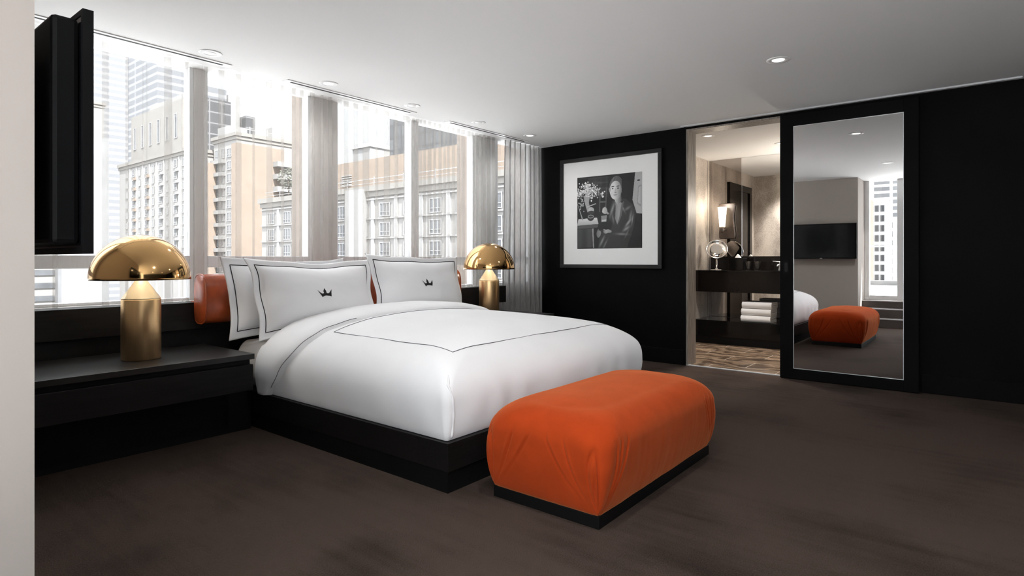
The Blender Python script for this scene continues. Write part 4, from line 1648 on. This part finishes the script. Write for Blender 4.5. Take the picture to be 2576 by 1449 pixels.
# rooftop tree
tr = thing('rooftop_tree', 'small leafy tree on the roof terrace beside the middle pier', 'tree', (57.9, 97.6, 11.95))
b = bm_new(); tube(b, [(57.9, 97.6, 11.95), (58.0, 97.6, 14), (57.9, 97.8, 15.8)], [.14, .11, .05], 8)
obj('trunk', b, C['bark'], tr)
b = bm_new()
rg = random.Random(5)
for k in range(420):
    v = Vector((rg.gauss(0, 1), rg.gauss(0, 1), rg.gauss(0, 1))).normalized() * rg.uniform(.3, 1) ** .5
    p = Vector((57.9 + v.x * 1.7, 97.6 + v.y * 1.9, 15.6 + v.z * 2.1))
    a = Vector((rg.uniform(-1, 1), rg.uniform(-1, 1), rg.uniform(-1, 1))).normalized() * .22
    c_ = a.orthogonal().normalized() * .16
    b.faces.new([b.verts.new(q) for q in (p - a, p + c_, p + a, p - c_)])
obj('foliage', b, C['leaf'], tr)

# added white slab hidden below the sill, bouncing sunlight onto the ceiling
struct('ground_bounce_slab', boxbm(-25, 60, 5.3, 20, -1.1, -.7), M['terrace'])

# balcony side: terrace, railing, buildings (seen in the mirror)
struct('ground_terrace', boxbm(-8.6, -.5, -9, 9, .2, .40), M['terrace'])
ra = thing('balcony_railing', 'grey balcony railing outside the balcony door, seen in the mirror', 'railing', (-8.1, 0, .4))
b = bm_new(); box(b, -8.35, -8.05, -9, 9, .40, .53)
obj('kerb', b, C['balc'], ra)
obj('handrail', boxbm(-8.26, -8.20, -9, 9, 1.52, 1.57), mat('grey aluminium', (.42, .43, .45), .4, metal=.5, var=.03), ra)
for k in range(14):
    y = 2.85 + (k - 8) * .66
    b = bm_new(); box(b, -8.255, -8.205, y - .03, y + .03, .53, 1.52)
    obj('post', b, M['nosing'], ra)
E1 = building('balcony_tower', 'tall white balcony tower seen in the mirror above the roofs', -345, -316, 4, 43, 92, C['tower_e'])
E2 = building('white_building', 'white block with slanted window rows, seen in the mirror', -212, -198, 24.4, 30.6, 19.5, C['bright'])
E3 = building('white_building', 'lower white block beside the slanted window block, seen in the mirror', -245, -221, 10, 28.0, 14.9, C['bright'])
E4 = building('peach_building', 'narrow peach block at the mirror window edge', -175, -163, 24.6, 32, 17, C['peach'])
WG = win_mesh(1.1, 2.0, 1, 1)
for r in range(11):
    z = 15.6 - r * 3.0
    for k in range(4):
        put_win(WG, E2, -197.9, 25.3 + k * 1.45, z, '+x')
    for k in range(4):
        put_win(WG, E3, -220.9, 18.5 + k * 2.4, z - 4, '+x')

# ------------------------------------------------------------------ light
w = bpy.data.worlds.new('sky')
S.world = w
w.use_nodes = True
N, L = w.node_tree.nodes, w.node_tree.links
bg = N['Background']
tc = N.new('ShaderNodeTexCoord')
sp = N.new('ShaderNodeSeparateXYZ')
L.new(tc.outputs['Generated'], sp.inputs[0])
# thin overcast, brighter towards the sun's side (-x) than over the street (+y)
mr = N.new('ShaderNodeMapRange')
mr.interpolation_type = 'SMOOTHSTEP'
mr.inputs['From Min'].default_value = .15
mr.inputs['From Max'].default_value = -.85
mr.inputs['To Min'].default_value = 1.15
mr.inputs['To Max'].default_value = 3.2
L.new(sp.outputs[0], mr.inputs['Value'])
bg.inputs['Color'].default_value = (.93, .965, 1.0, 1)
# overcast skies are brighter overhead than at the horizon
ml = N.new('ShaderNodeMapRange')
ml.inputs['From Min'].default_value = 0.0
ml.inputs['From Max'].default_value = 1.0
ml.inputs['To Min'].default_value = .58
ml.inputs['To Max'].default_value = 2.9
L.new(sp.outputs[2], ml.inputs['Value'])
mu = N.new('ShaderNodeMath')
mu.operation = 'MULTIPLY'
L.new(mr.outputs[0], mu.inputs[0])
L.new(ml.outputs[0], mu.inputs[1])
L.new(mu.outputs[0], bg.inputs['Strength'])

sun = bpy.data.lights.new('sun', 'SUN')
sun.energy = 16
sun.angle = math.radians(1.5)
sun.color = (1, .98, .95)
so = bpy.data.objects.new('sun', sun)
COL.objects.link(so)
d = Vector((.22, .62, -.75)).normalized()       # travelling direction
so.rotation_euler = d.to_track_quat('-Z', 'Y').to_euler()
so.location = (0, -30, 60)

def portal(name, loc, rot, sx, sy):
    l = bpy.data.lights.new(name, 'AREA')
    l.shape = 'RECTANGLE'
    l.size, l.size_y = sx, sy
    l.cycles.is_portal = True
    o = bpy.data.objects.new(name, l)
    COL.objects.link(o)
    o.location = loc
    o.rotation_euler = rot
portal('window_portal', (3.38, 4.80, 1.72), (PI / 2, 0, PI), 5.7, 1.78)
portal('balcony_portal', (-.42, -.25, 1.5), (PI / 2, 0, PI / 2 + PI), 4.1, 2.2)

S.view_settings.view_transform = 'Standard'
S.view_settings.look = 'None'
S.view_settings.gamma = 1
S.view_settings.use_curve_mapping = False
S.view_settings.exposure = 0.50
S.cycles.use_denoising = True
S.cycles.max_bounces = 10
S.cycles.diffuse_bounces = 5
S.cycles.glossy_bounces = 5
S.cycles.transparent_max_bounces = 24
S.cycles.sample_clamp_indirect = 6
